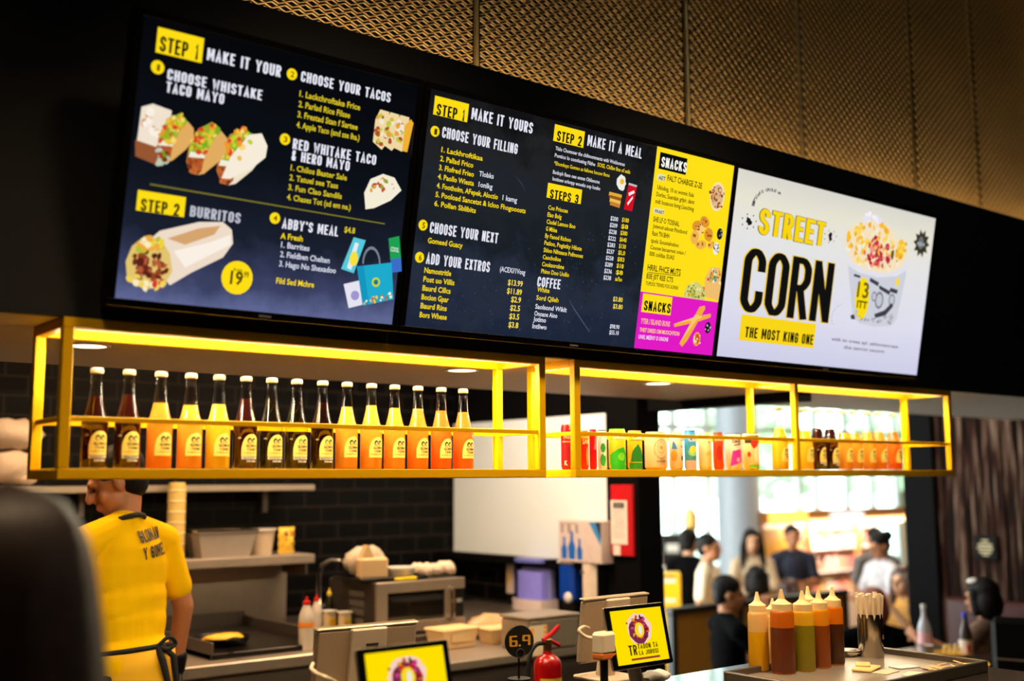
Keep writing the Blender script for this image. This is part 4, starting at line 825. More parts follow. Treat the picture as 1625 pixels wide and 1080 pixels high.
def pan(label, px, w, d, h, m_, cat='pan', name='steel_pan', y=2.55):
    p = onY(px, 870, y); t = thing(name, label, cat, (p.x, y, zs), 0)
    mb = MB(); b = .82
    o4 = [(-w/2*b, -d/2*b), (w/2*b, -d/2*b), (w/2*b, d/2*b), (-w/2*b, d/2*b)]; t4 = [(-w/2, -d/2), (w/2, -d/2), (w/2, d/2), (-w/2, d/2)]
    i4 = [(x*.95, y_*.95) for x, y_ in t4]; j4 = [(x*.94, y_*.94) for x, y_ in o4]
    vs = [(x, y_, 0) for x, y_ in o4]+[(x, y_, h) for x, y_ in t4]+[(x, y_, h) for x, y_ in i4]+[(x, y_, .005) for x, y_ in j4]
    fs = [(3, 2, 1, 0), (12, 13, 14, 15)]
    for a in (0, 4, 8):
        for i in range(4): j = (i+1) % 4; fs.append((a+i, a+j, a+4+j, a+4+i))
    mb.add(vs, fs); obj('body', mb, m_, t)
    rim = MB()
    for (x, y_, sx2, sy2) in ((0, -d/2, w+.02, .014), (0, d/2, w+.02, .014), (-w/2, 0, .014, d), (w/2, 0, .014, d)): rim.box((x, y_, h), (sx2, sy2, .012), .003)
    obj('rim', rim, CHROME, t); return t
pan('long shallow steel pan on the lower shelf beside the worker', 348, .30, .2, .125, mat('cloudy pan plastic', (150, 140, 130), .4))
p = onY(414, 870, 2.55)
t = thing('tub', 'pale tapered tub on the lower shelf between pan and snack bag', 'tub', (p.x, 2.55, zs))
obj('body', MB().lathe([(0, 0), (.052, 0), (.068, .125), (.064, .125), (.049, .005), (0, .005)], 24), mat('cloudy tub', (196, 176, 150), .4), t)
obj('rim', MB().lathe([(.067, .118), (.075, .120), (.075, .128), (.067, .128)], 24), WHITEP, t)
p = onY(454, 870, 2.55)
t = thing('snack_bag', 'small yellow snack bag standing on the lower shelf end', 'bag', (p.x, 2.55, zs), .1)
mb = MB(); N_ = 10
rows = []
for i in range(N_+1):
    z = .13*i/N_; th = .028*math.sin(PI*min(1, max(.08, .05+.95*i/N_)))+.002; w = .046+.004*math.sin(i*2.1)
    rows += [(-w, 0, z), (-w*.5, -th, z), (0, -th*1.1+.003*math.sin(i*3), z), (w*.5, -th, z), (w, 0, z), (w*.5, th, z), (0, th, z), (-w*.5, th, z)]
fs = []
for i in range(N_):
    for k in range(8): fs.append((i*8+k, i*8+(k+1) % 8, (i+1)*8+(k+1) % 8, (i+1)*8+k))
fs += [tuple(range(7, -1, -1)), tuple(N_*8+k for k in range(8))]
mb.add(rows, fs, 0, True); obj('body', mb, mat('yellow foil', (236, 190, 60), .35, var=.25, scale=40), t)
pb = MB()
for i in range(9): pb.ball((-.03+.06*random.random(), -.029, .035+.075*random.random()), (.008, .004, .005), 8)
obj('print', pb, mat('dark red print', (120, 40, 16), .5), t)
p = onY(278, 880, 2.55)
t = thing('cup_tube', 'tall tube of pale yellow stacked cups on the lower shelf behind the worker', 'cup dispenser', (p.x, 2.55, zs))
obj('tube', MB().lathe([(0, 0), (.042, 0), (.042, .34), (.036, .36), (.036, .345), (.03, .34), (0, .34)], 20), mat('pale yellow cups', (206, 176, 96), .5), t)
rg = MB()
for i in range(7): rg.lathe([(.0422, .05*i+.015), (.0445, .05*i+.02), (.0422, .05*i+.025)], 20)
obj('cup_rim', rg, mat('cup rim cream', (226, 206, 150), .5), t)

# range line: steel counter with griddle, pan and omelette
ZC = .90
yc0 = onZ(400, 1047, ZC).y; xa = .2; xb = onZ(492, 1034, ZC).x+.1
t = thing('steel_counter', 'long stainless steel cooking counter behind the worker', 'counter', (xa, yc0, 0)); L = xb-xa; D = 2.69-yc0
obj('top', MB().box((L/2, D/2, ZC-.025), (L, D, .05), .006), STEEL, t)
obj('front_panel', MB().box((L/2, .04, .50), (L-.04, .03, .72), .004), STEELD, t)
for k in range(3): obj('door_handle', MB().tube([(.25+k*.5, .0, .74), (.25+k*.5, -.03, .74), (.5+k*.5, -.03, .74), (.5+k*.5, .0, .74)], .008, 8), CHROME, t)
for x in (.05, L-.05):
    for y_ in (.08, D-.08): obj('leg', MB().cyl((x, y_, 0), .025, ZC-.05, 12), STEELD, t)
a = onZ(322, 1028, ZC); b_ = onZ(480, 1018, ZC)
gx0, gx1 = a.x-.12, b_.x; gy0, gy1 = yc0+.10, 2.62
t = thing('griddle', 'dark flat-top griddle set in the steel cooking counter', 'griddle', ((gx0+gx1)/2, (gy0+gy1)/2, ZC)); gw, gd = gx1-gx0, gy1-gy0
obj('plate', MB().box((0, 0, .012), (gw, gd, .024), .003), mat('seasoned griddle iron', (34, 28, 24), .3, .6, scale=9), t)
g = MB()
g.box((0, gd/2-.006, .045), (gw, .012, .09), .002).box((-gw/2+.006, 0, .035), (.012, gd, .07), .002).box((gw/2-.006, 0, .035), (.012, gd, .07), .002)
obj('splash_rim', g, STEELD, t)
p = onZ(350, 1020, ZC+.03)
t = thing('frying_pan', 'dark frying pan on the griddle with its handle towards the counter', 'pan', (p.x, p.y, ZC+.024))
obj('body', MB().lathe([(0, 0), (.105, 0), (.13, .035), (.126, .036), (.102, .006), (0, .006)], 28), mat('dark pan iron', (22, 20, 19), .4, .5), t)
obj('handle', MB().tube([(-.02, -.125, .03), (-.03, -.2, .045), (-.04, -.30, .05)], [.012, .011, .013], 8), BLACKP, t)
t2 = lump('folded golden omelette in the frying pan on the griddle', 'omelette', 'omelette', (p.x+.01, p.y, ZC+.030), (.10, .045, .022), mat('golden egg', (250, 186, 30), .45, var=.2, scale=30), seed=9)
# bottles and tubs near the griddle end
def squeeze(label, loc, h, r, body, cap, band=None, name='squeeze_bottle'):
    t = thing(name, label, 'bottle', loc)
    obj('body', MB().lathe([(0, 0), (r*.95, 0), (r, .006), (r, h*.55), (r*.92, h*.66), (r*.45, h*.84), (r*.4, h*.86), (0, h*.86)], 22), body, t)
    obj('cap', MB().lathe([(0, h*.85), (r*.5, h*.85), (r*.5, h*.91), (r*.22, h*.93), (r*.14, h), (0, h)], 16), cap, t)
    if band: obj('band', MB().lathe([(r*1.01, h*.42), (r*1.015, h*.42), (r*1.015, h*.52), (r*.99, h*.53)], 22), band, t)
    return t
ZB_ = .88
REDP = mat('red plastic', (190, 24, 20), .35, var=.05); WHT = mat('translucent white plastic', (214, 200, 182), .35, var=.05)
p = atz(486, 1008, 4.9); zk = ZC
squeeze('large white squeeze bottle with red cap and orange band beside the griddle', (p.x, p.y, zk), .225, .034, WHT, REDP, mat('orange band', (236, 140, 40), .5))
p = atz(502, 1000, 5.25); squeeze('white squeeze bottle with red cap, half hidden behind the larger one', (p.x, p.y, zk), .20, .026, WHT, REDP)
p = atz(522, 1000, 5.3); squeeze('dark sauce bottle with yellow tip in front of the tap', (p.x, p.y, zk), .225, .022, mat('dark glass bottle', (24, 22, 10), .15), mat('yellow cap', (230, 200, 40), .4), mat('green band', (120, 180, 40), .5))
zt_ = onY(600, 1012, 1.75).z
for px, z_, lb in ((523, 5.25, 'small pale tub of sauce, left one of two beside the white squeeze bottle'), (547, 5.2, 'small pale tub of sauce, right one of two beside the microwave')):
    p = atz(px, 1008, z_)
    t = thing('sauce_tub', lb, 'tub', (p.x, p.y, zt_), 0, 'sauce tubs beside the microwave')
    obj('body', MB().box((0, 0, .05), (.05, .05, .10), .008), mat('clear tub plastic', (222, 196, 150), .3), t)
    obj('sauce', MB().box((0, -.0255, .04), (.036, .003, .06), .001), mat('yellow sauce', (236, 180, 40), .4), t)
    obj('rim', MB().box((0, 0, .102), (.056, .056, .008), .003), WHITEP, t)
p = atz(505, 1000, 5.6)
t = thing('tap', 'curved steel tap against the black tiles left of the microwave', 'tap', (p.x, p.y, zk))
obj('spout', MB().tube([(0, 0, 0), (0, 0, .26), (.01, -.01, .31), (.05, -.03, .335), (.11, -.05, .33), (.125, -.055, .29)], .012, 10), CHROME, t)
obj('base', MB().cyl((0, 0, 0), .028, .03, 16), CHROME, t)
obj('lever', MB().tube([(0, 0, .10), (.05, -.03, .13)], .007, 8), CHROME, t)

# back counter with the microwave
mzy = 1.75; pl_ = onY(600, 1012, mzy); ZM = pl_.z; xm0 = onY(597, 960, mzy).x; xm1 = onY(737, 960, mzy).x
t = thing('back_counter', 'dark steel counter under the microwave along the tiled wall', 'counter', (xm0-.25, mzy-.06, 0))
wL = XW-.01-(xm0-.25)
obj('top', MB().box((wL/2, .55, ZM-.02), (wL, 1.1, .04), .004), STEELD, t); obj('front_panel', MB().box((wL/2, .06, (ZM-.04)/2), (wL, .04, ZM-.05)), STEELD, t)
hM = onY(600, 925, mzy).z-ZM; wM = xm1-xm0; dM = .42
t = thing('microwave', 'steel microwave oven with dark glass door and side vents', 'microwave', (xm0, mzy, ZM))
obj('body', MB().box((wM/2, dM/2+.012, hM/2+.006), (wM, dM, hM-.012), .006), mat('dark oven steel', (88, 80, 74), .4, .8), t)
fr_ = MB()
for (x, z, sx2, sz2) in ((wM*.5, hM-.025, wM, .05), (wM*.5, .035, wM, .05), (.03, hM/2, .06, hM-.09), (wM*.80, hM/2, .035, hM-.09)): fr_.box((x, .004, z), (sx2, .02, sz2), .003)
door = obj('door', fr_, STEEL, t)
obj('door_glass', MB().box((wM*.43, .008, hM/2+.003), (wM*.66, .012, hM-.1), .002), mat('dark oven glass', (8, 8, 9), .08), door)
obj('handle', MB().tube([(wM*.815, 0, hM*.2), (wM*.83, -.03, hM*.25), (wM*.835, -.036, hM*.5), (wM*.83, -.03, hM*.78), (wM*.815, 0, hM*.84)], .008, 10), CHROME, door)
obj('control_panel', MB().box((wM*.91, .008, hM/2+.003), (wM*.17, .014, hM-.1), .002), BLACKP, t)
obj('display', MB().box((wM*.91, -.0005, hM*.56), (wM*.11, .003, .018)), mat('pale oven display', (150, 156, 150), .3), t)
vt = MB()
for k in range(4): vt.box((-.001, .17, hM*(.25+.17*k)), (.004, .13, .024), .001)
obj('vent', vt, mat('vent grey', (120, 112, 104), .5, .5), t)
for x in (.05, wM-.05): obj('foot', MB().cyl((x, .05, -.0), .015, .008, 12), BLACKP, t)
ZT = ZM+hM
a = onZ(552, 918, ZT); t = thing('tray', 'black tray lying on top of the microwave', 'tray', (xm0+.13, mzy+.17, ZT+.0005))
obj('base', MB().box((0, 0, .004), (.36, .24, .008), .003), BLACKP, t)
tr_ = MB()
for (x, y_, sx2, sy2) in ((0, -.12, .37, .008), (0, .12, .37, .008), (-.18, 0, .008, .24), (.18, 0, .008, .24)): tr_.box((x, y_, .010), (sx2, sy2, .018), .003)
obj('rim', tr_, BLACKP, t)
p = onY(578, 912, mzy+.2)
lump('clear bag of tortillas leaning on the tray over the microwave', 'bag', 'tortilla_bag', (p.x+.03, mzy+.24, ZT+.009), (.115, .05, .075), mat('hazy food bag', (196, 176, 150), .35, bump=.4, scale=20), seed=21)
t = thing('paper_sack', 'folded kraft paper sack standing on the microwave tray', 'bag', (p.x+.0, mzy+.13, ZT+.009), -.2)
obj('body', MB().box((0, 0, .05), (.14, .07, .10), .012), KRAFT, t); obj('fold', MB().prism([(-.03, .0), (.03, 0), (.006, .06), (-.006, .06)], .05, Matrix.Translation((-.03, .025, .095)) @ Matrix.Rotation(PI/2, 4, 'X')), KRAFT, t)
p = onY(634, 905, mzy+.12)
t = thing('food_tub', 'clear plastic food tub with lid on the microwave, right of the sack', 'tub', (p.x, mzy+.11, ZT+.001))
obj('body', MB().lathe([(0, 0), (.055, 0), (.07, .05), (0, .05)], 24), mat('greyish clear tub', (176, 164, 150), .3), t); obj('lid', MB().lathe([(.073, .05), (.073, .057), (0, .057)], 24), WHITEP, t)
p = onY(645, 914, mzy+.03)
t = thing('scraper', 'flat yellow scraper lying on the microwave front edge', 'scraper', (p.x, mzy+.035, ZT+.0005), .04)
obj('blade', MB().box((0, 0, .008), (.115, .03, .014), .004), mat('yellow plastic', (250, 210, 10), .4), t)
obj('grip', MB().box((.066, 0, .008), (.03, .022, .014), .005), BLACKP, t)
for i, (px, dy) in enumerate([(662, .17), (676, .12), (690, .12), (702, .17), (712, .13)]):
    p = onY(px, 905, mzy+dy)
    lump('pale bread bun on the microwave, %s of five in the row' % ['leftmost', 'second', 'middle', 'fourth', 'rightmost'][i], 'bun', 'bread_bun', (p.x, mzy+dy, ZT+.001), (.038, .04, .034), mat('pale bun', (222, 196, 170), .7, bump=.3), seed=40+i, group='buns on the microwave')

# fittings on the side wall of the kitchen
WX = XW-.02
def wallthing(name, label, cat, px, py): p = onX(px, py, WX); return thing(name, label, cat, (WX, p.y, p.z), PI/2)      # local: -y faces the room (world -X), x runs along the wall
# rotated so that local +x = world +Y?  rz = 90deg maps local x to +Y and local y to -X
def wbox(c, d, bev=.004): return MB().box((-c[0], c[1], c[2]), d, bev)
def size(px0, px1, y0, y1):
    a = onX(px0, (y0+y1)/2, WX-.05); b = onX(px1, (y0+y1)/2, WX-.05); return abs(a.y-b.y), abs(onX((px0+px1)/2, y0, WX-.05).z-onX((px0+px1)/2, y1, WX-.05).z)
t = wallthing('towel_dispenser', 'wide paper towel dispenser with blue see-through cover on the tiled wall', 'dispenser', 862, 930); w, h = .27, .275
obj('back_plate', MB().box((0, .035, -.02), (w*.92, .05, h*.95), .01), WHITEP, t)
n = 16; prof = [(-w/2+w*i/n, .06+.085*math.sqrt(max(0, 1-(2*i/n-1)**2))**.6) for i in range(n+1)]
def shell(z0, z1, k=1, r=0):
    mb = MB(); P = [(x*k, y_*k) for x, y_ in prof]; poly = [(P[0][0], .012)]+P+[(P[-1][0], .012)]; mb.prism(poly[::-1], z1-z0, Matrix.Translation((0, 0, z0))); return mb
obj('cover', shell(-h*.5+.08, h*.5), glass('blue tinted cover', (206, 208, 255), .05), t)
obj('towel_stack', shell(-h*.5+.08, h*.5-.05, .86), mat('folded white towels', (222, 214, 246), .8), t)
obj('tray', shell(-h*.5, -h*.5+.078, 1.04), mat('dispenser white', (215, 196, 190), .4), t)
obj('top_cap', shell(h*.5, h*.5+.02, .97), mat('dispenser blue top', (110, 116, 200), .3), t)
t = wallthing('soap_dispenser', 'blue soap dispenser with white push lever on the tiled wall', 'dispenser', 920, 922)
obj('body', wbox((0, .055, .0), (.115, .105, .20), .018), mat('deep blue plastic', (18, 66, 170), .25, var=.1), t)
obj('lid', wbox((0, .058, .105), (.118, .11, .014), .006), WHITEP, t)
obj('lever', MB().ball((-.035, .115, -.075), (.03, .015, .028), 16), WHITEP, t)
obj('drip_base', wbox((0, .05, -.115), (.10, .09, .03), .008), BLACKP, t)
t = wallthing('hand_gel_dispenser', 'tall white hand gel dispenser right of the blue soap dispenser', 'dispenser', 957, 920)
obj('body', wbox((0, .06, 0), (.105, .115, .225), .025), mat('cream white plastic', (232, 212, 190), .4), t)
obj('window', wbox((-.03, .118, .045), (.025, .004, .018), .001), mat('grey window', (90, 92, 98), .3), t)
obj('side_panel', wbox((.056, .05, .0), (.012, .09, .16), .005), BLACKP, t)
t = wallthing('notice_plate', 'pale wall plate with yellow sticker behind the towel dispenser', 'wall plate', 814, 917)
obj('plate', wbox((0, .012, 0), (.07, .02, .17), .004), mat('pale grey plate', (196, 176, 160), .5), t); obj('sticker', wbox((-.012, .0235, .0), (.022, .002, .08), .0005), mat('yellow sticker', (206, 166, 60), .5), t)
# blue and white carton on the ledge
a = onX(925, 884, WX-.10)
t = thing('carton', 'white carton with blue printed bottles on the ledge under the pale panel', 'box', (WX-.072, a.y, 1.2005), PI/2)
cw_, ch_ = .33, .215
obj('body', MB().box((0, 0, ch_/2), (cw_, .10, ch_), .003), mat('white carton card', (214, 196, 188), .6), t)
cb = MB(); q = .0506
for x0_, x1_, z0_, z1_, k in ((-.02, -.155, .13, .21, 0),): pass
cb.add([(-.07, q, .21), (-.16, q, .21), (-.16, q, .09)], [(0, 1, 2)], 0)
for cx_, k in ((.12, .8), (.06, 1.0), (.0, .75)):
    cb.add([(cx_+x_*k*1.35, q, .015+z_*k*1.3) for x_, z_ in ((.018, 0), (-.018, 0), (-.02, .05), (-.008, .075), (-.008, .11), (.008, .11), (.008, .075), (.022, .05))], [tuple(range(8))], 1)
cb.add([(.155, q+.0004, .20), (.02, q+.0004, .20), (.02, q+.0004, .196), (.155, q+.0004, .196)], [(0, 1, 2, 3)], 2)
for x_ in (.145, .09, .03): cb.add([(x_, q, .195), (x_-.02, q, .195), (x_-.02, q, .15), (x_, q, .15)], [(0, 1, 2, 3)], 2)
cb.add([(-.12, q+.0004, .21), (-.163, q+.0004, .21), (-.163, q+.0004, .12)], [(0, 1, 2)], 3)
obj('print', cb, [mat('carton sky blue', (60, 140, 200), .5), mat('carton blue', (24, 104, 196), .5), mat('carton grey', (150, 136, 132), .5), mat('carton navy', (44, 44, 70), .5)], t)
# red board with a notice on the black pillar
a = onX(989, 825, XW-.07)
t = thing('notice_board', 'tall red board with a typed notice on the black pillar', 'notice board', (XW-.0605, a.y, a.z), PI/2)
bh = .355; bw = .155
obj('board', MB().box((0, .012, 0), (bw, .022, bh), .003), mat('red board', (196, 14, 24), .45), t)
nb = obj('paper', MB().box((.015, .0245, -.01), (bw*.76, .002, bh*.62)), mat('notice paper', (232, 222, 208), .7), t)
obj('paper', MB().box((.035, .0245, -.15), (.05, .002, .05)), mat('notice paper'), t)
ln = MB(); ln.box((.015, .026, .075), (.08, .001, .028))
obj('heading_strip', ln, mat('heading ink', (30, 28, 28), .6), nb)
ln = MB(); ln.box((.015, .0268, .075), (.056, .0006, .008), 0)
for i in range(11): ln.box((.015+.005*math.sin(i), .026, .05-i*.0135), (.09-.012*(i % 3), .001, .003))
obj('text_lines', ln, mat('faded ink', (150, 138, 126), .6), nb)

# prep bench between counter and wall
zb = ZC-.02
c0 = onZ(735, 1048, zb); c1 = onZ(955, 1038, zb)
t = thing('prep_bench', 'stainless steel prep bench with kraft boxes on it', 'bench', (c0.x, c0.y, 0)); bL = .98; bD = .46
obj('top', MB().box((bL/2-.1, bD/2, zb-.02), (bL, bD, .04), .006), STEEL, t)
obj('front_panel', MB().box((bL/2-.1, .03, zb-.14), (bL-.02, .012, .2), .002), STEELD, t)
obj('under_shelf', MB().box((bL/2-.1, bD/2, .25), (bL-.06, bD-.06, .02)), STEELD, t)
for x in (-.06, bL-.14):
    for y_ in (.04, bD-.04): obj('leg', MB().cyl((x, y_, 0), .022, zb-.04, 12), STEELD, t)
def kbox(label, loc, w, d, h, rz):
    t = thing('kraft_box', label, 'box', loc, rz, 'kraft food boxes on the prep bench')
    mb = MB(); k = .86
    vs = [(-w/2*k, -d/2*k, 0), (w/2*k, -d/2*k, 0), (w/2*k, d/2*k, 0), (-w/2*k, d/2*k, 0), (-w/2, -d/2, h), (w/2, -d/2, h), (w/2, d/2, h), (-w/2, d/2, h)]
    mb.add(vs, [(3, 2, 1, 0), (4, 5, 6, 7), (0, 1, 5, 4), (1, 2, 6, 5), (2, 3, 7, 6), (3, 0, 4, 7)]); obj('base', mb, KRAFT, t)
    obj('lid', MB().box((0, 0, h+.006), (w+.016, d+.016, .014), .005), mat('kraft lid', (226, 196, 140), .7, var=.04), t)
    obj('flap', MB().box((0, -d/2-.004, h*.62), (w*.55, .004, h*.5), .001), KRAFT, t)
p = onZ(735, 1030, zb); kbox('kraft food box with lid, larger left one on the prep bench', (p.x+.01, p.y+.1, zb+.001), .20, .13, .075, .05)
p = onZ(812, 1024, zb); kbox('kraft food box with lid, right one on the prep bench below the plastic bag', (p.x+.01, p.y+.12, zb+.001), .14, .12, .06, -.1)
p = onZ(790, 1012, zb)
lump('clear plastic bag of orange food behind the kraft boxes', 'bag', 'food_bag', (p.x+.0, p.y+.08, zb+.0005), (.14, .07, .055), mat('peach food in bag', (222, 170, 120), .4, var=.3, scale=8, bump=.5), seed=60)
p = atz(880, 1040, 4.95); 
t = thing('steel_bin', 'boxy steel bin with striped sticker under the soap dispensers', 'bin', (p.x+.02, p.y+.12, zb))
hb = atz(880, 982, 4.95).z-zb
obj('body', MB().box((0, 0, hb/2), (.30, .2, hb), .01), STEEL, t); obj('lid', MB().box((0, 0, hb+.006), (.31, .21, .012), .004), STEEL, t)
st = MB(); st.box((-.10, -.1015, hb-.09), (.10, .002, .13)); obj('sticker', st, mat('cream sticker', (226, 206, 170), .6), t)
st = MB()
for k in range(6): st.box((-.055, -.1033, hb-.035-.02*k), (.02, .001, .012))
st.box((-.135, -.1033, hb-.07), (.02, .001, .07)); obj('sticker_print', st, mat('orange print', (232, 150, 40), .6), t)

# ================================================================ front counter and what stands on it
CT = 1.02; CY0, CY1 = -.95, -.20
t = thing('front_counter', 'long service counter with dark stone top in front of the kitchen', 'counter', (.55, CY0, 0)); cL = 3.9
obj('top', MB().box((.2, (CY1-CY0)/2, CT-.03), (cL, CY1-CY0, .06), .006), mat('dark polished stone', (44, 40, 36), .12, var=.2, scale=30), t)
obj('front_panel', MB().box((.2, .06, (CT-.06)/2), (cL-.1, .05, CT-.08)), mat('counter cladding', (30, 26, 22), .5), t)
obj('back_panel', MB().box((.2, CY1-CY0-.05, (CT-.06)/2), (cL-.1, .03, CT-.08)), mat('counter cladding'), t)
ALU = mat('champagne aluminium', (232, 210, 182), .45, .15, var=.05); ALUD = mat('dim aluminium', (196, 170, 140), .45, .15, var=.05)
def pos(label, px0, py0, px1, py1, z, h, tilt):
    """staff till seen from behind: slab housing, centre strip, foot"""
    a = atz(px0, py0, z); b = atz(px1, py1, z*1.055); d = Vector((b.x-a.x, b.y-a.y, 0)); W = d.length; rz = math.atan2(d.y, d.x)
    top = (a.z+b.z)/2; t = thing('till_screen', label, 'till', (a.x+d.x/2, a.y+d.y/2, CT), rz); H = top-CT-.04
    M = Matrix.Translation((0, 0, H+.04)) @ Matrix.Rotation(tilt, 4, 'X')
    obj('housing', MB().box((0, .012, -h/2), (W, .022, h), .008, M), ALUD, t)
    obj('centre_strip', MB().box((-.0, -.002, -h/2), (W*.36, .012, h*.98), .004, M), ALU, t)
    obj('top_edge', MB().box((0, .012, .001), (W, .024, .006), .002, M), mat('bright aluminium edge', (226, 206, 176), .3, .5), t)
    obj('slot', MB().box((.01, -.0085, -.045), (W*.12, .002, .006), .0005, M), BLACKP, t)
    obj('stand', MB().tube([(0, .06, .01), (0, .05, H*.4), (0, .02, H*.62)], [.03, .026, .022], 12), ALU, t)
    obj('foot', MB().box((0, .05, .006), (W*.5, .16, .012), .004), ALU, t)
    return t
pos('aluminium back of the till screen beside the black glove side, nearer one', 503, 1000, 664, 988, 2.92, .20, .16)
pos('aluminium back of the till screen left of the farther yellow tablet', 927, 953, 1031, 942, 3.33, .19, .12)
# cables
a = atz(930, 990, 3.58)
def cable(label, pts, r, m_): o = obj('cable', MB().tube(pts, r, 8), m_); return setp(o, label, 'cable')
CAB = mat('cream cable', (226, 206, 176), .5)
def bez(p, n=16):
    out = []
    for i in range(len(p)-1):
        p0, p1, p2, p3 = p[max(i-1, 0)], p[i], p[i+1], p[min(i+2, len(p)-1)]
        for k in range(n):
            t_ = k/n; out.append(.5*((2*p1)+(-p0+p2)*t_+(2*p0-5*p1+4*p2-p3)*t_*t_+(-p0+3*p1-3*p2+p3)*t_**3))
    return out+[p[-1]]
cable('cream cable looping from the farther till down to the counter', bez([atz(945, 1012, 3.24), atz(930, 1010, 3.24), atz(919, 1000, 3.24), atz(926, 994, 3.26), atz(934, 996, 3.32)]), .005, CAB)
cable('cream cable looping out beside the nearer till', bez([atz(497, 1052, 2.86), atz(494, 1060, 2.84), atz(503, 1068, 2.8), atz(525, 1078, 2.76), onZ(545, 1090, CT+.006)]), .005, CAB)
def tablet(label, px, py, z, tilt, group='yellow tablets on the counter'):
    p = atz(px, py, z); t = thing('tablet', label, 'tablet', (p.x, p.y, CT), 0, group); W, H = .246, .178
    hc = p.z-CT; M = Matrix.Translation((0, 0, hc)) @ Matrix.Rotation(-tilt, 4, 'X')
    obj('housing', MB().box((0, .005, 0), (W, .009, H), .004, M), mat('silver tablet edge', (190, 176, 160), .3, .7), t)
    obj('glass_front', MB().box((0, -.0005, 0), (W-.003, .004, H-.003), .002, M), mat('black tablet glass', (10, 10, 11), .12), t)
    obj('stand', MB().tube([(0, .01, .012), (0, .03, hc*.5), (0, .016, hc-.02)], [.022, .02, .02], 12), mat('grey stand metal', (150, 138, 126), .35, .8), t)
    obj('foot', MB().box((0, .02, .006), (.14, .14, .012), .004), mat('grey stand metal'), t)
    iw, ih = W-.038, H-.026; U = M.to_3x3() @ Vector((1, 0, 0)); V = M.to_3x3() @ Vector((0, 0, 1))
    host = [c for c in t.children if c.name.startswith('glass_front')][0]; o = Vector((p.x, p.y, CT))+(M @ Vector((-iw/2, -.003, -ih/2)))
    b = Board(o, U, V, t); b.pxm = 1; b.host = host
    b.rect('display', (255, 222, 0), 0, 0, iw, ih)
    cx, cz = iw*.5, ih*.63
    def blob(nm, c, x, y_, rx, ry, n=18, j=.06, lift=0): b.raw(nm, c, [(cx+x+rx*(1+j*random.uniform(-1, 1))*math.cos(2*PI*i/n), cz+y_+ry*(1+j*random.uniform(-1, 1))*math.sin(2*PI*i/n)) for i in range(n)], [list(range(n))], lift)
    blob('food_picture', (250, 206, 190), 0, 0, .050, .044, 24, .09); blob('food_picture', (120, 44, 70), -.002, -.006, .040, .036, 20, .08, .0001)
    rd = random.Random(5)
    for i in range(46):
        a = 2*PI*rd.random(); r = rd.uniform(.018, .036); blob('food_picture', rd.choice([(120, 24, 50), (190, 30, 40), (226, 100, 30), (90, 30, 30), (206, 60, 130), (60, 50, 30), (230, 150, 40)]), r*math.cos(a), r*math.sin(a)*.9+.002, rd.uniform(.003, .008), rd.uniform(.003, .007), 8, .2, .0002+.00001*i)
    blob('food_picture', (250, 214, 40), 0, -.004, .019, .022, 14, .05, .0008); blob('food_picture', (235, 232, 220), .003, -.004, .007, .014, 12, .1, .0009); blob('ink_mark', (120, 60, 10), -.048, .018, .004, .003, 6, .2)
    def tx(c, s, x, y_, w, h, nm='lettering', bk=None):
        b.k = getattr(b, 'k', 0)+1; v, f, tw = block2d(s, *bk) if bk else text2d(s, .03); b.raw(nm+'#%d' % b.k, c, [(x+q[0]/tw*w, y_+q[1]*h) for q in v], f)
    BKT = (.15, .4, .09)
    tx((50, 36, 0), 'TR', iw*.22, ih*.15, iw*.16, ih*.19, bk=BKT); tx((50, 36, 0), 'TAOON TA', iw*.40, ih*.25, iw*.40, ih*.095, bk=BKT); tx((50, 36, 0), 'LA JOROSI', iw*.41, ih*.14, iw*.38, ih*.085, bk=BKT)
    b.rect('strip', (150, 60, 50), iw*.24, ih*.055, iw*.80, ih*.095); tx((255, 214, 60), 'TIEMPO SABROSO HOT TEQUEM', iw*.25, ih*.063, iw*.54, ih*.024)
    b.done(1.0); return t
tablet('tablet with yellow food advert, nearer one at the bottom of the picture', 647, 1086, 2.5, .24)
tablet('tablet with yellow food advert, farther one in front of the mustard panel', 1014, 1008, 3.28, .22)
# cards and small things by the tills
p = onZ(560, 1092, CT); t = thing('receipt_box', 'small cream box with yellow edge behind the nearer tablet', 'box', (p.x+.02, p.y+.05, CT), .1)
obj('body', MB().box((0, 0, .045), (.09, .07, .09), .004), mat('cream card', (240, 222, 180), .6), t); obj('edge_print', MB().box((-.038, -.0355, .045), (.014, .002, .088)), mat('amber print', (250, 180, 30), .6), t)
p = atz(958, 1024, 3.2); t = thing('card_reader', 'cream card reader with orange base beside the farther tablet', 'card reader', (p.x, p.y, CT), .1); hp = p.z-CT
obj('head', MB().box((0, 0, hp+.008), (.062, .045, .062), .008), mat('cream reader plastic', (240, 220, 190), .5), t); obj('base_band', MB().box((0, -.001, hp-.027), (.062, .042, .018), .004), mat('orange reader band', (226, 120, 40), .5), t)
obj('stem', MB().cyl((0, 0, 0), .012, hp-.03, 12), BLACKP, t)
p = onZ(1020, 1085, CT); lump('crumpled white napkin on the counter below the farther tablet', 'napkin', 'napkin', (p.x+.06, p.y, CT), (.05, .04, .018), mat('white tissue', (236, 228, 216), .8, bump=.3), seed=71)
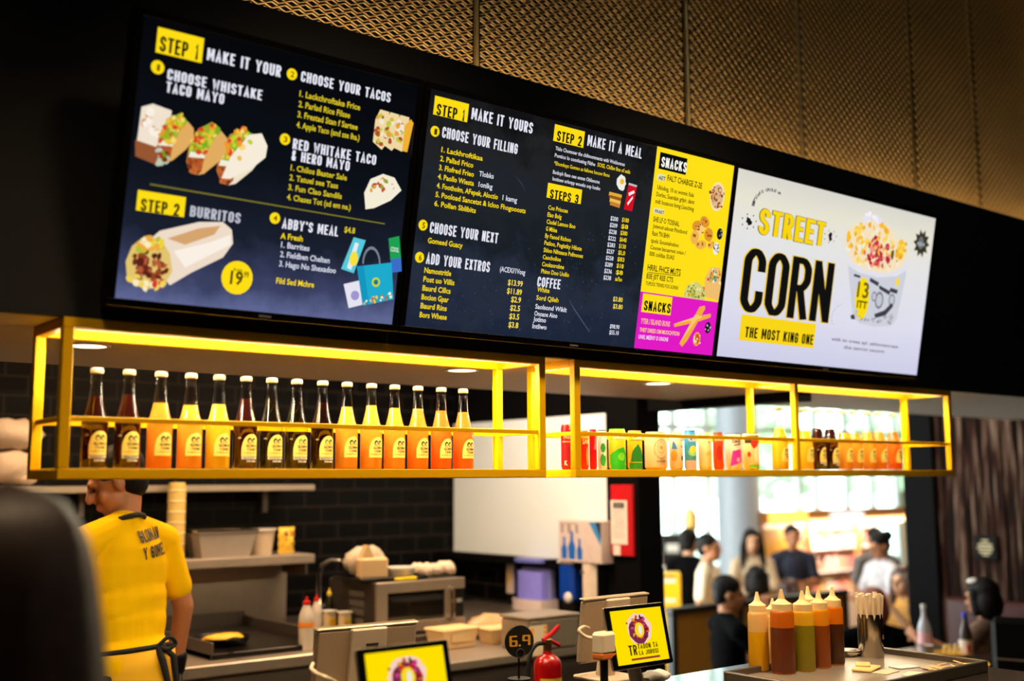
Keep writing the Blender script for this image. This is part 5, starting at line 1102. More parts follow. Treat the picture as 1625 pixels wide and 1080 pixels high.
# price disc on its rod
p = atz(824, 1017, 3.42); t = thing('price_sign', 'round black price sign on a rod beside the fire extinguisher', 'sign', (p.x, p.y, CT), -.25); hp = p.z-CT; r = .047
obj('disc', MB().lathe([(0, -.004), (r, -.004), (r+.001, 0), (r, .004), (0, .004)], 36, Matrix.Translation((0, 0, hp)) @ Matrix.Rotation(PI/2, 4, 'X')), mat('matte black disc', (8, 8, 8), .5), t)
dg = MB()
def seg7(s, x0, on_):
    w, h, k = .019, .028, .0042
    R7 = {'a': (w/2, h, w, k), 'b': (w, h*.75, k, h/2), 'c': (w, h*.25, k, h/2), 'd': (w/2, 0, w, k), 'e': (0, h*.25, k, h/2), 'f': (0, h*.75, k, h/2), 'g': (w/2, h/2, w, k)}
    for q in on_: x, z, sx2, sz2 = R7[q]; dg.box((x0+x, -.0052, hp-.012+z), (sx2+k*.9, .0012, sz2))
seg7('6', -.031, 'afgecd'); seg7('9', .012, 'abfgc'); dg.box((-.001, -.0052, hp-.012), (.006, .0012, .005))
obj('digits', dg, mat('amber digits', (226, 166, 40), .5), t)
obj('rod', MB().cyl((0, .004, 0), .0035, hp-r, 10), BLACKP, t); obj('clip', MB().lathe([(.012, -.002), (.015, -.002), (.015, .002), (.012, .002), (.012, -.002)], 20, Matrix.Translation((0, -.008, hp-r+.012)) @ Matrix.Rotation(PI/2, 4, 'X')), STEELD, t); obj('base', MB().cyl((0, .004, 0), .035, .008, 20), BLACKP, t)
# fire extinguisher on a low steel stand
p = atz(869, 1050, 4.1); re = .051; ztop = atz(869, 1040, 4.1).z
zst = ztop-.40
t = thing('low_stand', 'low steel stand hidden behind the counter under the fire extinguisher', 'stand', (p.x, p.y, 0)); obj('top', MB().box((0, 0, zst-.015), (.3, .2, .03), .004), STEELD, t)
for x in (-.13, .13):
    for y_ in (-.08, .08): obj('leg', MB().cyl((x, y_, 0), .015, zst-.03, 10), STEELD, t)
t = thing('fire_extinguisher', 'red fire extinguisher with yellow label behind the counter', 'fire extinguisher', (p.x, p.y, zst+.001))
hE = ztop-zst
obj('cylinder', MB().lathe([(0, 0), (re*.95, 0), (re, .01), (re, hE-.035), (re*.93, hE-.018), (re*.7, hE-.005), (re*.35, hE+.005), (re*.3, hE+.02), (0, hE+.02)], 32), mat('extinguisher red', (190, 12, 16), .22, var=.04), t)
lb_ = MB()
for i in range(16): a0, a1 = [-PI*.5-1.25+2.5*(i+k)/16 for k in (0, 1)]; rr = re+.0008; lb_.add([(rr*math.cos(a0), rr*math.sin(a0), hE-.16), (rr*math.cos(a1), rr*math.sin(a1), hE-.16), (rr*math.cos(a1), rr*math.sin(a1), hE-.075), (rr*math.cos(a0), rr*math.sin(a0), hE-.075)], [(0, 1, 2, 3)], 0, True)
obj('paper_label', lb_, mat('yellow extinguisher label', (240, 206, 60), .5), t)
obj('valve', MB().cyl((0, 0, hE+.015), .016, .03, 14).box((.0, 0, hE+.05), (.03, .022, .02), .004), mat('brass valve', (140, 112, 70), .3, .9), t)
obj('handle', MB().tube([(-.02, 0, hE+.055), (.02, 0, hE+.075), (.055, 0, hE+.10)], [.009, .009, .008], 8).tube([(-.02, 0, hE+.048), (.025, 0, hE+.046), (.06, 0, hE+.03)], [.008, .008, .007], 8), mat('red handle', (200, 20, 26), .35), t)
obj('hose', MB().tube(bez([Vector((-.015, 0, hE+.045)), Vector((-.055, 0, hE+.042)), Vector((-.085, 0, hE-.0)), Vector((-.092, 0, hE-.10)), Vector((-.08, 0, hE-.22))], 6), .008, 8), mat('black rubber', (16, 15, 15), .6), t)

# ---------------------------------------------------------------- condiment tray
tr0 = Vector((1.83, -.80)); TW, TD = .77, .40; TZ = CT
t = thing('condiment_tray', 'shallow steel condiment tray on the counter under the sauce bottles', 'tray', (tr0.x, tr0.y, TZ))
obj('base', MB().box((TW/2, TD/2, .008), (TW, TD, .016), .003), STEEL, t)
rim = MB()
for (x, y_, sx2, sy2) in ((TW/2, 0, TW, .012), (TW/2, TD, TW, .012), (0, TD/2, .012, TD), (TW, TD/2, .012, TD)): rim.box((x, y_, .018), (sx2, sy2, .036), .003)
obj('rim', rim, STEELD, t)
TB = TZ+.0165
def sauce(label, px, ptop, yb, fill, sc, upper, r=.031):
    """translucent squeeze bottle: base of sauce, clear shoulder, ribbed cap and nozzle"""
    p = onZ(px, yb, TB); z = (p-EYE).dot(FW); top = atz(px, ptop, z).z; h = top-TB
    t = thing('sauce_bottle', label, 'sauce bottle', (p.x, p.y, TB), 0, 'squeeze sauce bottles on the condiment tray'); hb = h*.74
    obj('body', MB().lathe([(0, 0), (r*.94, 0), (r, .006), (r, hb*.96), (r*.93, hb), (r*.8, hb+.004), (0, hb+.004)], 26), upper, t)
    obj('sauce', MB().lathe([(r*1.004, .004), (r*1.012, .008), (r*1.012, hb*fill), (r*1.004, hb*fill+.002)], 26), sc, t)
    obj('cap', MB().lathe([(0, hb), (r*.86, hb), (r*.86, hb+.022), (r*.55, hb+.028), (r*.3, hb+.036), (r*.12, h), (0, h)], 22), mat('cap '+label[:10], (250, 214, 150), .4, var=.03), t)
    return t
CLR = juice('cloudy bottle cream', (250, 206, 130), .35)
sauce('squeeze bottle of yellow sauce, leftmost on the condiment tray', 1205, 940, 1063, .66, juice('mustard yellow sauce', (240, 176, 10), .2), CLR)
sauce('squeeze bottle of reddish brown sauce, second from the left on the tray', 1244, 936, 1067, .73, mat('reddish brown sauce', (96, 40, 12), .35), juice('orange stained bottle', (216, 110, 20), .3), .036)
sauce('squeeze bottle of olive green sauce in the middle of the tray', 1277, 938, 1063, .76, mat('olive green sauce', (128, 116, 14), .35), juice('yellow stained bottle', (244, 190, 40), .3), .034)
sauce('squeeze bottle of brown orange sauce, right of the green one', 1303, 936, 1058, .72, mat('brown orange sauce', (130, 62, 10), .35), juice('orange stained bottle two', (244, 160, 30), .3))
sauce('squeeze bottle of dark brown sauce, rightmost on the condiment tray', 1325, 932, 1053, .70, mat('dark brown sauce', (64, 30, 8), .35), juice('orange stained bottle three', (236, 130, 16), .3))
sauce('pale squeeze bottle at the back, seen between green and orange sauces', 1286, 931, 1050, .5, juice('pale cream sauce', (246, 206, 120), .3), CLR, .028)
sauce('pale squeeze bottle at the back, seen between yellow and brown sauces', 1229, 950, 1055, .5, juice('pale cream sauce'), CLR, .026)
# cup of wrapped straws
p = onZ(1383, 1041, TB); zq = (p-EYE).dot(FW); t = thing('straw_cup', 'steel cup with yellow sticker holding paper wrapped straws', 'cup', (p.x, p.y, TB)); r = .041; hc = atz(1383, 974, zq).z-TB
obj('cup', MB().lathe([(0, 0), (r*.96, 0), (r, .004), (r, hc), (r*.95, hc), (r*.92, .006), (0, .006)], 30), mat('shiny cup steel', (190, 180, 165), .18, 1, var=.05), t)
obj('sticker', MB().add([((r+.0006)*math.cos(a), (r+.0006)*math.sin(a), z) for a in [-PI*.5+.2+.11*i for i in range(5)] for z in (hc*.42, hc*.52)], [(2*i, 2*i+2, 2*i+3, 2*i+1) for i in range(4)], 0, True), mat('gold sticker', (226, 160, 20), .4), t)
cxy = Vector((p.x, p.y)); k = 0; STRAW = mat('white straw paper', (244, 222, 190), .7, var=.03)
for ring, n in ((.031, 11), (.018, 6)):
    for i in range(n):
        a = 2*PI*i/n+ring*40; o = obj('wrapped_straw', MB().tube([(0, 0, 0), (ring*.10*math.cos(a), ring*.1*math.sin(a), .075), (ring*.42*math.cos(a), ring*.42*math.sin(a), hc+.056+.006*math.sin(k*2.3))], [.0055, .006, .0075], 8), STRAW)
        o.location = (cxy.x+ring*math.cos(a)*.9, cxy.y+ring*math.sin(a)*.9, TB+.0065); k += 1
        setp(o, 'paper wrapped white straw standing in the steel cup on the condiment tray', 'straw', 'wrapped straws in the steel cup')
p = onZ(1348, 1040, TB); t = thing('dish_stack', 'small white dishes nested behind the sauce bottles beside the straw cup', 'dish', (p.x, p.y, TB))
obj('dish', MB().lathe([(0, 0), (.02, 0), (.035, .012), (.033, .013), (.018, .004), (0, .004)], 24), WHITEP, t)
obj('dish', MB().lathe([(0, .007), (.02, .007), (.036, .020), (.034, .021), (.018, .011), (0, .011)], 24), WHITEP, t)
p = onZ(1375, 1062, TB); t = thing('napkin', 'folded kraft napkins lying on the tray in front of the straw cup', 'napkin', (p.x, p.y-.0, TB), .3)
obj('sheet', MB().box((0, 0, .004), (.11, .06, .008), .003), mat('kraft napkin', (236, 200, 130), .8), t); obj('fold', MB().box((.035, .01, .0105), (.07, .045, .005), .002, xf((0, 0, 0), 0, 0, .3)), mat('kraft napkin'), t)
for i, (px, py, rz, c) in enumerate([(1405, 1066, .1, (222, 196, 160)), (1435, 1058, -.2, (206, 214, 206)), (1450, 1070, .3, (230, 214, 190)), (1482, 1060, .15, (216, 180, 140))]):
    p = onZ(px, py, TB); o = obj('paper_slip', MB().box((0, 0, .0008+.0007*i), (.085, .05, .0014), 0), mat('slip %d' % i, c, .7, var=.05)); o.location = (p.x, p.y, TB); o.rotation_euler = (0, 0, rz)
    setp(o, ['cream paper slip on the tray, nearest the straw cup', 'pale grey green paper slip on the tray beside the straw cup', 'whitish paper slip at the front of the condiment tray', 'tan paper slip on the tray, nearest the wooden sticks'][i], 'paper', 'paper slips on the tray')
for i in range(10):
    px, py = 1478+i*8.5, 1062-i*1.2+2*math.sin(i*2); p = onZ(px, py, TB); o = obj('wooden_stick', MB().box((0, 0, .002), (.055, .006, .003), .001), mat('pale stick wood', (240, 206, 140), .7)); a = .3+.9*math.sin(i*1.7)
    o.location = (p.x, p.y, TB+.0005+.0036*(i % 3)); o.rotation_euler = (0, 0, a); setp(o, 'pale wooden stirring stick in the loose heap on the tray end', 'stick', 'wooden sticks on the tray')
# ================================================================ people: one continuous body each, clothes and hair as children
SKIN = mat('warm skin', (206, 150, 112), .5, var=.06, scale=12); SKIND = mat('tanned skin', (176, 112, 72), .5, var=.08, scale=12)
HAIRK = mat('black hair', (16, 10, 8), .6, var=.4, scale=60, Specular_IOR_Level=.2); HAIRB = mat('brown hair', (66, 36, 22), .4, var=.4, scale=60)
EYEM = mat('dark eye', (24, 16, 12), .2, var=.05)
class Blob:
    """overlapping limbs and masses that are fused into one smooth skin"""
    def __init__(s): s.mb = MB()
    def cap(s, a, b, ra, rb=None):
        a, b = Vector(a), Vector(b); rb = ra if rb is None else rb; d = (b-a); L = d.length
        if L < 1e-6: return s.ell(a, (ra,)*3)
        q = d.to_track_quat('Z', 'Y').to_matrix().to_4x4(); T = Matrix.Translation(a) @ q; n = 6
        prof = [(0, -ra)]+[(ra*math.cos(PI/2*(1-i/n)), -ra*math.sin(PI/2*(1-i/n))) for i in range(1, n+1)]+[(rb*math.cos(PI/2*i/n), L+rb*math.sin(PI/2*i/n)) for i in range(n)]+[(0, L+rb)]
        s.mb.lathe(prof, 14, T); return s
    def ell(s, c, r, R=None): s.mb.ball(c, r, 18, None, 0, R); return s
    def chain(s, pts, rs):
        for i in range(len(pts)-1): s.cap(pts[i], pts[i+1], rs[i], rs[i+1])
        return s
    def build(s, name, m_, parent, vox=.009, smooth=5, cut=None):
        me = bpy.data.meshes.new('b'); me.from_pydata(s.mb.v, [], s.mb.f); o = bpy.data.objects.new('b', me); COL.objects.link(o)
        r = o.modifiers.new('r', 'REMESH'); r.mode = 'VOXEL'; r.voxel_size = vox; r.use_smooth_shade = True
        k = o.modifiers.new('s', 'SMOOTH'); k.factor = .5; k.iterations = smooth
        dg = bpy.context.evaluated_depsgraph_get(); nm = bpy.data.meshes.new_from_object(o.evaluated_get(dg))
        bpy.data.objects.remove(o); bpy.data.meshes.remove(me)
        nm.name = name; nm.materials.clear(); nm.materials.append(m_); nm.polygons.foreach_set('use_smooth', [True]*len(nm.polygons)); nm.update()
        o = bpy.data.objects.new(name, nm); COL.objects.link(o); o.parent = parent; return o
def hand(b, w, d, side, pn, curl=.5, k=1.0):
    """palm and five separate bent fingers from wrist w along d; pn is the palm normal, side the thumb side"""
    w = Vector(w); d = Vector(d).normalized(); pn = Vector(pn); pn = (pn-d*pn.dot(d)).normalized(); sd = d.cross(pn)*side
    pc = w+d*.045*k
    R = Matrix((sd, pn, d)).transposed()
    b.ell(pc, (.041*k, .017*k, .05*k), R); b.cap(w, w+d*.03*k, .024*k, .026*k)
    for i, (off, L) in enumerate(((.030, .070), (.010, .080), (-.011, .074), (-.030, .058))):
        p = w+d*.085*k+sd*off*k; a = curl*.35; v = d
        for j in range(3):
            a_ = curl*(.45+.5*j)+.05*i; v = d*math.cos(a_)+pn*math.sin(a_)+sd*off*(1.2 if j == 0 else 0); q = p+v*L*k*(.42, .32, .26)[j]
            b.cap(p, q, (.0092, .0086, .008)[j]*k, (.0086, .008, .0068)[j]*k); p = q
    p = w+d*.025*k+sd*.03*k; q = p+(d*.6+sd*.65+pn*.35).normalized()*.04*k; b.cap(p, q, .012*k, .0105*k); r = q+(d*.85+sd*.15+pn*.5).normalized()*.032*k; b.cap(q, r, .0105*k, .008*k)
def person(label, loc, rz, h=1.65, sit=None, female=False, lean=0, head=(0, 0), arms=None, skin=None, hair=('short', None), top=None, sleeve='short', bottom=None, vox=.010, group=None, extra=None, build=1.0):
    """local frame: x right, y forward, z up.  arms = ((elbow, wrist, curl) left, right) in that frame for a 1.7 m figure"""
    skin = skin or SKIN; k = h/1.7; t = thing('person', label, 'person', loc, rz, group)
    dz = 0 if sit is None else (sit/k+.09)-.93
    def U(p):           # upper body: lean about the pelvis, shift for sitting, scale
        x, y, z = p; z -= .93; c, s_ = math.cos(lean), math.sin(lean); return Vector((x*k, (y*c+z*s_)*k, (z*c-y*s_+.93+dz)*k))
    sw = (.150 if female else .175)*build
    sh = {-1: (-sw, 0, 1.36), 1: (sw, 0, 1.36)}
    arms = arms or (((-.225, -.02, 1.11), (-.235, .06, .87), .5), ((.225, -.02, 1.11), (.235, .06, .87), .5))
    hc = U((0, .02, 1.575)); Rh = Matrix.Rotation(head[0], 3, 'Z') @ Matrix.Rotation(head[1], 3, 'X')
    H = lambda p: hc+Rh @ (Vector(p)*k)
    b = Blob(); B = build
    # torso
    b.ell(U((0, .0, 1.26)), (.145*k*B, .098*k, .18*k)).ell(U((0, 0, 1.16)), (.132*k*B, .094*k, .15*k)).ell(U((0, 0, 1.08)), (.118*k*B, .088*k, .15*k)).ell(U((0, -.005, .94)), (.145*k*B, .105*k, .12*k))
    b.cap(U((0, -.01, 1.40)), H((0, -.02, -.06)), .052*k, .050*k)
    for s_ in (-1, 1):
        el, wr, cu = arms[0 if s_ < 0 else 1]; S_, E_, W_2 = U(sh[s_]), U(el), U(wr)
        b.cap(U((s_*.04, -.01, 1.42)), S_, .046*k, .052*k); b.chain([S_, E_, W_2], [.048*k*B, .037*k, .026*k])
        d = (W_2-E_).normalized(); pn = Vector((-s_, .25, 0)) if abs(d.x) < .8 else Vector((0, -.3, -1))
        hand(b, W_2+d*.012*k, d, -s_ if pn.x else s_, pn, cu, k*(.92 if female else 1))
        hip = Vector((s_*.088*k, 0, (.93+dz-.02)*k))
        if sit is None: kn = Vector((s_*.10*k, .02, .49*k)); an = Vector((s_*.105*k, -.01, .085*k))
        else: kn = Vector((s_*.12*k, .42*k, hip.z+.0)); an = Vector((s_*.12*k, .40*k, max(.06, hip.z-.44*k)))
        b.chain([hip, kn, an], [.082*k, .056*k, .036*k]); b.cap(an+Vector((0, -.03, -.03))*k, an+Vector((0, .14, -.055))*k, .034*k, .026*k)
    # head with face
    b.ell(H((0, -.012, .028)), (.074*k, .092*k, .088*k), Rh).ell(H((0, .022, -.045)), (.058*k, .062*k, .062*k), Rh).ell(H((0, .052, -.088)), (.026*k, .024*k, .022*k), Rh)
    b.cap(H((0, .083, .018)), H((0, .104, -.022)), .010*k, .0135*k); b.ell(H((0, .098, -.026)), (.017*k, .010*k, .009*k), Rh)
    b.cap(H((-.034, .078, .030)), H((.034, .078, .030)), .011*k)
    b.cap(H((-.017, .083, -.055)), H((.017, .083, -.055)), .0075*k); b.cap(H((-.014, .081, -.066)), H((.014, .081, -.066)), .0078*k)
    for s_ in (-1, 1): b.ell(H((s_*.076, -.008, -.002)), (.011*k, .020*k, .031*k), Rh).ell(H((s_*.038, .056, -.024)), (.019*k, .018*k, .020*k), Rh)
    b.build('body', skin, t, vox, 4)
    for s_ in (-1, 1): obj('eye', MB().ball(H((s_*.031, .080, .006)), (.013*k, .008*k, .007*k), 10), EYEM, t)
    lp = Blob().cap(H((-.019, .087, -.060)), H((.019, .087, -.060)), .0055*k); lp.build('lips', mat('lips', (150, 70, 58), .4), t, .004, 2)
    # clothes
    g = .014*k
    c = Blob()
    c.ell(U((0, 0, 1.26)), (.145*k*B+g, .098*k+g, .18*k)).ell(U((0, 0, 1.16)), (.136*k*B+g, .096*k+g, .15*k)).ell(U((0, 0, 1.08)), (.122*k*B+g, .092*k+g, .17*k)).ell(U((0, -.005, .96)), (.146*k*B+g, .106*k+g, .12*k)).cap(U((0, -.012, 1.35)), U((0, -.012, 1.425)), .085*k, .060*k)
    for s_ in (-1, 1):
        el, wr, cu = arms[0 if s_ < 0 else 1]; S_, E_, W_2 = U(sh[s_]), U(el), U(wr)
        c.cap(U((s_*.04, -.012, 1.41)), S_, .058*k, .064*k)
        if sleeve == 'short': c.cap(S_, S_.lerp(E_, .70), .060*k, .054*k)
        elif sleeve == 'long': c.chain([S_, E_, E_.lerp(W_2, .92)], [.062*k, .050*k, .040*k])
        elif sleeve == 'none': pass
    c.build('shirt', top, t, vox, 5)
    if bottom:
        p = Blob(); p.ell(Vector((0, -.005, (.93+dz)*k)), (.150*k+g*.6, .110*k+g*.6, .11*k))
        for s_ in (-1, 1):
            hip = Vector((s_*.088*k, 0, (.93+dz-.02)*k))
            if sit is None: kn = Vector((s_*.10*k, .02, .49*k)); an = Vector((s_*.105*k, -.01, .12*k))
            else: kn = Vector((s_*.12*k, .42*k, hip.z)); an = Vector((s_*.12*k, .40*k, max(.1, hip.z-.40*k)))
            p.chain([hip, kn, an], [.094*k, .070*k, .054*k])
        p.build('trousers', bottom, t, vox*1.2, 4)
        f = Blob()
        for s_ in (-1, 1):
            an = Vector((s_*.105*k, -.01, .085*k)) if sit is None else Vector((s_*.12*k, .40*k, max(.06, (.93+dz-.02)*k-.44*k)))
            sf = Blob(); sf.cap(an+Vector((0, -.03, -.036))*k, an+Vector((0, .15, -.055))*k, .040*k, .033*k); sf.build('shoe', mat('dark shoe', (28, 24, 22), .5), t, .012, 3)
    # hair
    st, hm = hair; hm = hm or HAIRK; q = Blob()
    q.ell(H((0, -.026, .046)), (.084*k, .100*k, .088*k), Rh)
    if st == 'short': q.ell(H((0, -.055, .0)), (.074*k, .062*k, .08*k), Rh)
    elif st == 'bald': q = Blob(); q.ell(H((0, -.05, .0)), (.080*k, .062*k, .06*k), Rh)
    elif st == 'bob':
        q.ell(H((0, -.045, -.03)), (.098*k, .085*k, .11*k), Rh)
        for s_ in (-1, 1): q.cap(H((s_*.07, .01, .04)), H((s_*.082, .005, -.08)), .030*k, .026*k)
    elif st == 'bun': q.ell(H((0, -.05, .0)), (.078*k, .065*k, .085*k), Rh).ell(H((0, -.125, .055)), (.052*k, .050*k, .052*k), Rh)
    elif st == 'long':
        q.ell(H((0, -.05, -.02)), (.092*k, .075*k, .12*k), Rh)
        for s_ in (-1, 1):
            q.chain([H((s_*.066, .025, .055)), H((s_*.088, .012, -.05)), H((s_*.095, .02, -.17)), H((s_*.085, .05, -.32))], [.026*k, .032*k, .032*k, .018*k])
        for x in (-.06, 0, .06): q.chain([H((x, -.07, -.05)), H((x*1.1, -.10, -.2)), H((x, -.11, -.36))], [.045*k, .042*k, .022*k])
    q.build('hair', hm, t, vox*.8, 4)
    if extra: extra(t, U, H, k, Rh)
    return t
def facing(v): return math.atan2(-v[0], v[1])       # rotation that turns local +y to v

# ---- the worker: yellow shirt, back to the counter, face turned to the left
ORG = mat('yellow work shirt', (255, 196, 0), .85, var=.06, scale=5, bump=.25, Specular_IOR_Level=.08); APR = mat('yellow apron cloth', (236, 178, 10), .8, var=.08, scale=7)
wp = atz(196, 1000, 4.0)
def worker_extra(t, U, H, k, Rh):
    sh_ = [c for c in t.children if c.name.startswith('shirt')][0]
    for v in sh_.data.vertices:          # cloth folds running down and across the back
        p = v.co; f_ = math.sin(34*p.x+18*p.z+3*math.sin(9*p.z))*.5+math.sin(21*p.x-30*p.z+2)*.5; amt = max(0, min(1, (1.24-p.z)/.12))
        v.co = p+v.normal*(.0075*f_*amt)
    sh_.data.update()
    bv = BVHTree.FromPolygons([v.co for v in sh_.data.vertices], [p.vertices for p in sh_.data.polygons])
    for s, z, w, h_ in (('GLOMAN', 1.312, .118, .042), ('Y GOMEZ', 1.255, .128, .042)):
        mb = MB(); v, f, tw = block2d(s, .17, .44, .1)
        pts = []
        for x, y in v:
            # lettering reads from behind: local -x is the reader's right; sits right of the spine as seen from behind
            o = U((-.020+(x/tw*w), -.4, z+y*h_+.12*x/tw*w)); hit = bv.ray_cast(o, Vector((0, 1, 0)))
            pts.append((hit[0]+Vector((0, -.0065, 0))) if hit[0] is not None else o+Vector((0, .3, 0)))
        mb.add(pts, f); obj('shirt_lettering', mb, INK, t)
    a = Blob(); n = 20
    ap = MB()
    for i in range(n):
        pass
    ring = [U((.160*math.cos(2*PI*i/28), .122*math.sin(2*PI*i/28)-.003, 1.0)) for i in range(28)]
    obj('apron_string', MB().tube(ring+[ring[0]], .0085, 8).tube([U((.02, -.128, 1.0)), U((.05, -.15, .96)), U((.07, -.14, .82)), U((.075, -.13, .70))], [.010, .012, .011, .008], 8).tube([U((.0, -.128, 1.0)), U((-.0, -.15, .95)), U((.03, -.145, .84)), U((.035, -.13, .74))], [.010, .012, .010, .008], 8).tube(bez([U((.0, -.13, 1.0)), U((.03, -.155, 1.025)), U((.06, -.155, 1.0)), U((.03, -.145, .985)), U((.0, -.13, 1.0))], 6), .007, 8), mat('black cotton tape', (16, 14, 13), .8), t)
    mb = MB(); rows = []
    for j in range(9):
        z = .99-.5*j/8
        for i in range(25):
            a_ = -PI*.47+PI*1.94*i/24; fl = 1+.10*j/8+.02*math.sin(i*1.9)*j/8
            rows.append(U((.168*fl*math.sin(a_), .130*fl*math.cos(a_)-.003, z)))
    mb.add(rows, [(j*25+i, j*25+i+1, (j+1)*25+i+1, (j+1)*25+i) for j in range(8) for i in range(24)], 0, True); ob = obj('apron', mb, APR, t); sm = ob.modifiers.new('s', 'SOLIDIFY'); sm.thickness = .004
    q = [U((.066*math.sin(2*PI*i/24), -.014-.066*math.cos(2*PI*i/24), 1.452-.02*(1-math.cos(2*PI*i/24)))) for i in range(25)]
    obj('collar', MB().tube(q, .0095, 8), mat('black collar', (14, 13, 12), .7), t)
    gl = Blob(); w = U((.262, .045, .90)); hand(gl, w, (.02, .15, -1), -1, (-1, .3, 0), .7, 1.12); gl.cap(w+Vector((0, -.01, .045)), w, .036, .036); gl.build('glove', mat('black rubber glove', (12, 12, 13), .35), t, .005, 3)
person('person in a yellow work shirt and apron, back turned, at the griddle', (wp.x+.03, wp.y, 0), facing((-.42, .91)), 1.76, None, False, .13, (.85, -.42),
       (((-.275, .03, 1.14), (-.20, .26, 1.03), .6), ((.245, -.03, 1.12), (.260, .045, .90), .6)), SKIND, ('short', None), ORG, 'short', mat('black work trousers', (20, 19, 20), .8), .007, None, worker_extra, 1.1)

# ---- customer in front, seen from behind: long dark hair
wp = atz(2, 1000, 1.36)
def woman_hair(t, U, H, k, Rh):
    # long straight hair falling over the back: grooved shell
    mb = MB(); n = 40; lv = 22; vs = []
    for j in range(lv+1):
        f = j/lv; z = .148-.62*f; rx = .108*(min(1, math.sqrt(max(0, 1-(1-f*5)**2))) if f < .2 else 1)+.085*max(0, f-.15); ry = rx*(1.06-.25*f)
        for i in range(n):
            a = 2*PI*i/n; g_ = 1+.02*math.sin(a*9+f*2)+.012*math.sin(a*23-f*3)
            vs.append(H((rx*g_*math.cos(a), ry*g_*math.sin(a)-.028-.05*f, z)))
    fs = [(j*n+i, (j+1)*n+i, (j+1)*n+(i+1) % n, j*n+(i+1) % n) for j in range(lv) for i in range(n)]+[tuple(range(n)), tuple(lv*n+i for i in range(n))[::-1]]
    # open at the face: skip the front columns below the fringe
    keep = [q for q in fs if len(q) > 4 or not (all(Vector(vs[i]).y-hcy(H) > .055*k for i in q) and sum(vs[i].z for i in q)/4 < H((0, 0, .06)).z)]
    mb.add(vs, keep, 0, True); o = obj('long_hair', mb, mat('long dark brown hair', (30, 15, 8), .5, var=.6, scale=40, Specular_IOR_Level=.25), t); 
def hcy(H): return H((0, 0, 0)).y
person('person with long dark brown hair seen from behind at the left picture edge', (wp.x, wp.y, 0), facing((.30, .95)), 1.605, None, True, 0, (0, 0), (((-.17, .02, 1.11), (-.12, .16, .95), .5), ((.17, .02, 1.11), (.12, .16, .95), .5)), SKIN, ('long', mat('long dark brown hair', (30, 15, 8), .5, var=.6, scale=40, Specular_IOR_Level=.25)), mat('black top', (9, 8, 8), .9), 'long', mat('dark jeans', (30, 32, 42), .8), .010, None, woman_hair, .82)

# ================================================================ the hall behind
CAMD = lambda p: (EYE.x-p.x, EYE.y-p.y)
def at_floor(px, z): p = atz(px, 900, z); return p
def hall_person(label, px, ytop, z, rz, sit=None, **kw):
    p = atz(px, ytop, z); hh = p.z-HF
    h = hh/1.02 if sit is None else 1.64
    if sit is not None: sit = hh-(1.70-.93+.09)*h/1.7-.02
    return person(label, (p.x, p.y, HF), rz, h, sit, **kw)
def turn(px, z, deg):       # facing the camera, turned by deg (positive: towards picture right)
    p = atz(px, 900, z); v = Vector((EYE.x-p.x, EYE.y-p.y)); a = math.radians(deg); c, s_ = math.cos(a), math.sin(a); return facing((v.x*c-v.y*s_, v.x*s_+v.y*c))
fold = (((-.205, .08, 1.13), (-.02, .24, 1.13), .8), ((.205, .08, 1.13), (.03, .26, 1.10), .8))
desk = (((-.23, .14, 1.14), (-.12, .36, 1.12), .5), ((.23, .14, 1.14), (.12, .36, 1.12), .5))
raise_ = (((-.24, .16, 1.16), (-.12, .30, 1.40), .7), ((.23, .14, 1.14), (.10, .36, 1.10), .5))
DKT = mat('dark trousers', (34, 34, 42), .8)
hall_person('person in a cream T-shirt standing in profile left of the grey column', 1122, 840, 9.3, turn(1122, 9.3, 75), top=mat('cream t shirt', (240, 220, 186), .8), bottom=DKT, head=(-.1, 0), skin=SKIND)
hall_person('person in black behind the one in the cream T-shirt', 1092, 832, 9.9, turn(1092, 9.9, 150), top=mat('black cotton', (8, 7, 8), .9, Specular_IOR_Level=.03), bottom=DKT, sleeve='long')
hall_person('person with long black hair in a beige long sleeved top, facing the counter', 1192, 833, 10.4, turn(1192, 10.4, 8), female=True, hair=('long', None), top=mat('beige knit', (206, 176, 142), .85), sleeve='long', bottom=mat('beige trousers', (150, 130, 108), .85), arms=fold)
hall_person('person in a navy polo shirt with folded hands under the kiosk sign', 1256, 827, 11.0, turn(1256, 11.0, 12), top=mat('navy polo', (20, 22, 44), .8), bottom=DKT, arms=fold, skin=SKIND)
hall_person('person with bushy black hair seated with back turned, below the beige top', 1200, 893, 9.05, turn(1200, 9.05, 178), .7, hair=('bob', None), top=mat('black cotton'), bottom=DKT, build=1.15)
hall_person('person with brown hair low behind the sauce bottles', 1252, 915, 9.75, turn(1252, 9.75, 105), .6, hair=('bob', HAIRB), top=mat('black cotton'), bottom=DKT, female=True)
hall_person('person in a black T-shirt seated with back turned, hand raised to the face', 1152, 908, 7.3, turn(1152, 7.3, 112), .7, top=mat('black t shirt', (7, 6, 7), .9, Specular_IOR_Level=.03), bottom=DKT, arms=(((-.24, .1, 1.12), (-.14, .32, 1.1), .6), ((.24, .18, 1.16), (.12, .22, 1.45), .9)), head=(-.3, -.1), skin=SKIND, build=1.12)
hall_person('person with a dark hair bun in a pale patterned blouse near the black post', 1397, 838, 9.7, turn(1397, 9.7, -50), female=True, hair=('bun', HAIRK), head=(0, -.35), top=mat('pale patterned blouse', (206, 196, 200), .8, var=.45, scale=22), bottom=mat('black skirt cloth', (15, 14, 15), .85), arms=fold, skin=SKIND)
hall_person('person with dark hair mostly hidden behind the one in the patterned blouse', 1388, 830, 10.7, turn(1388, 10.7, 20), top=mat('grey cotton', (120, 110, 108), .85), bottom=DKT)
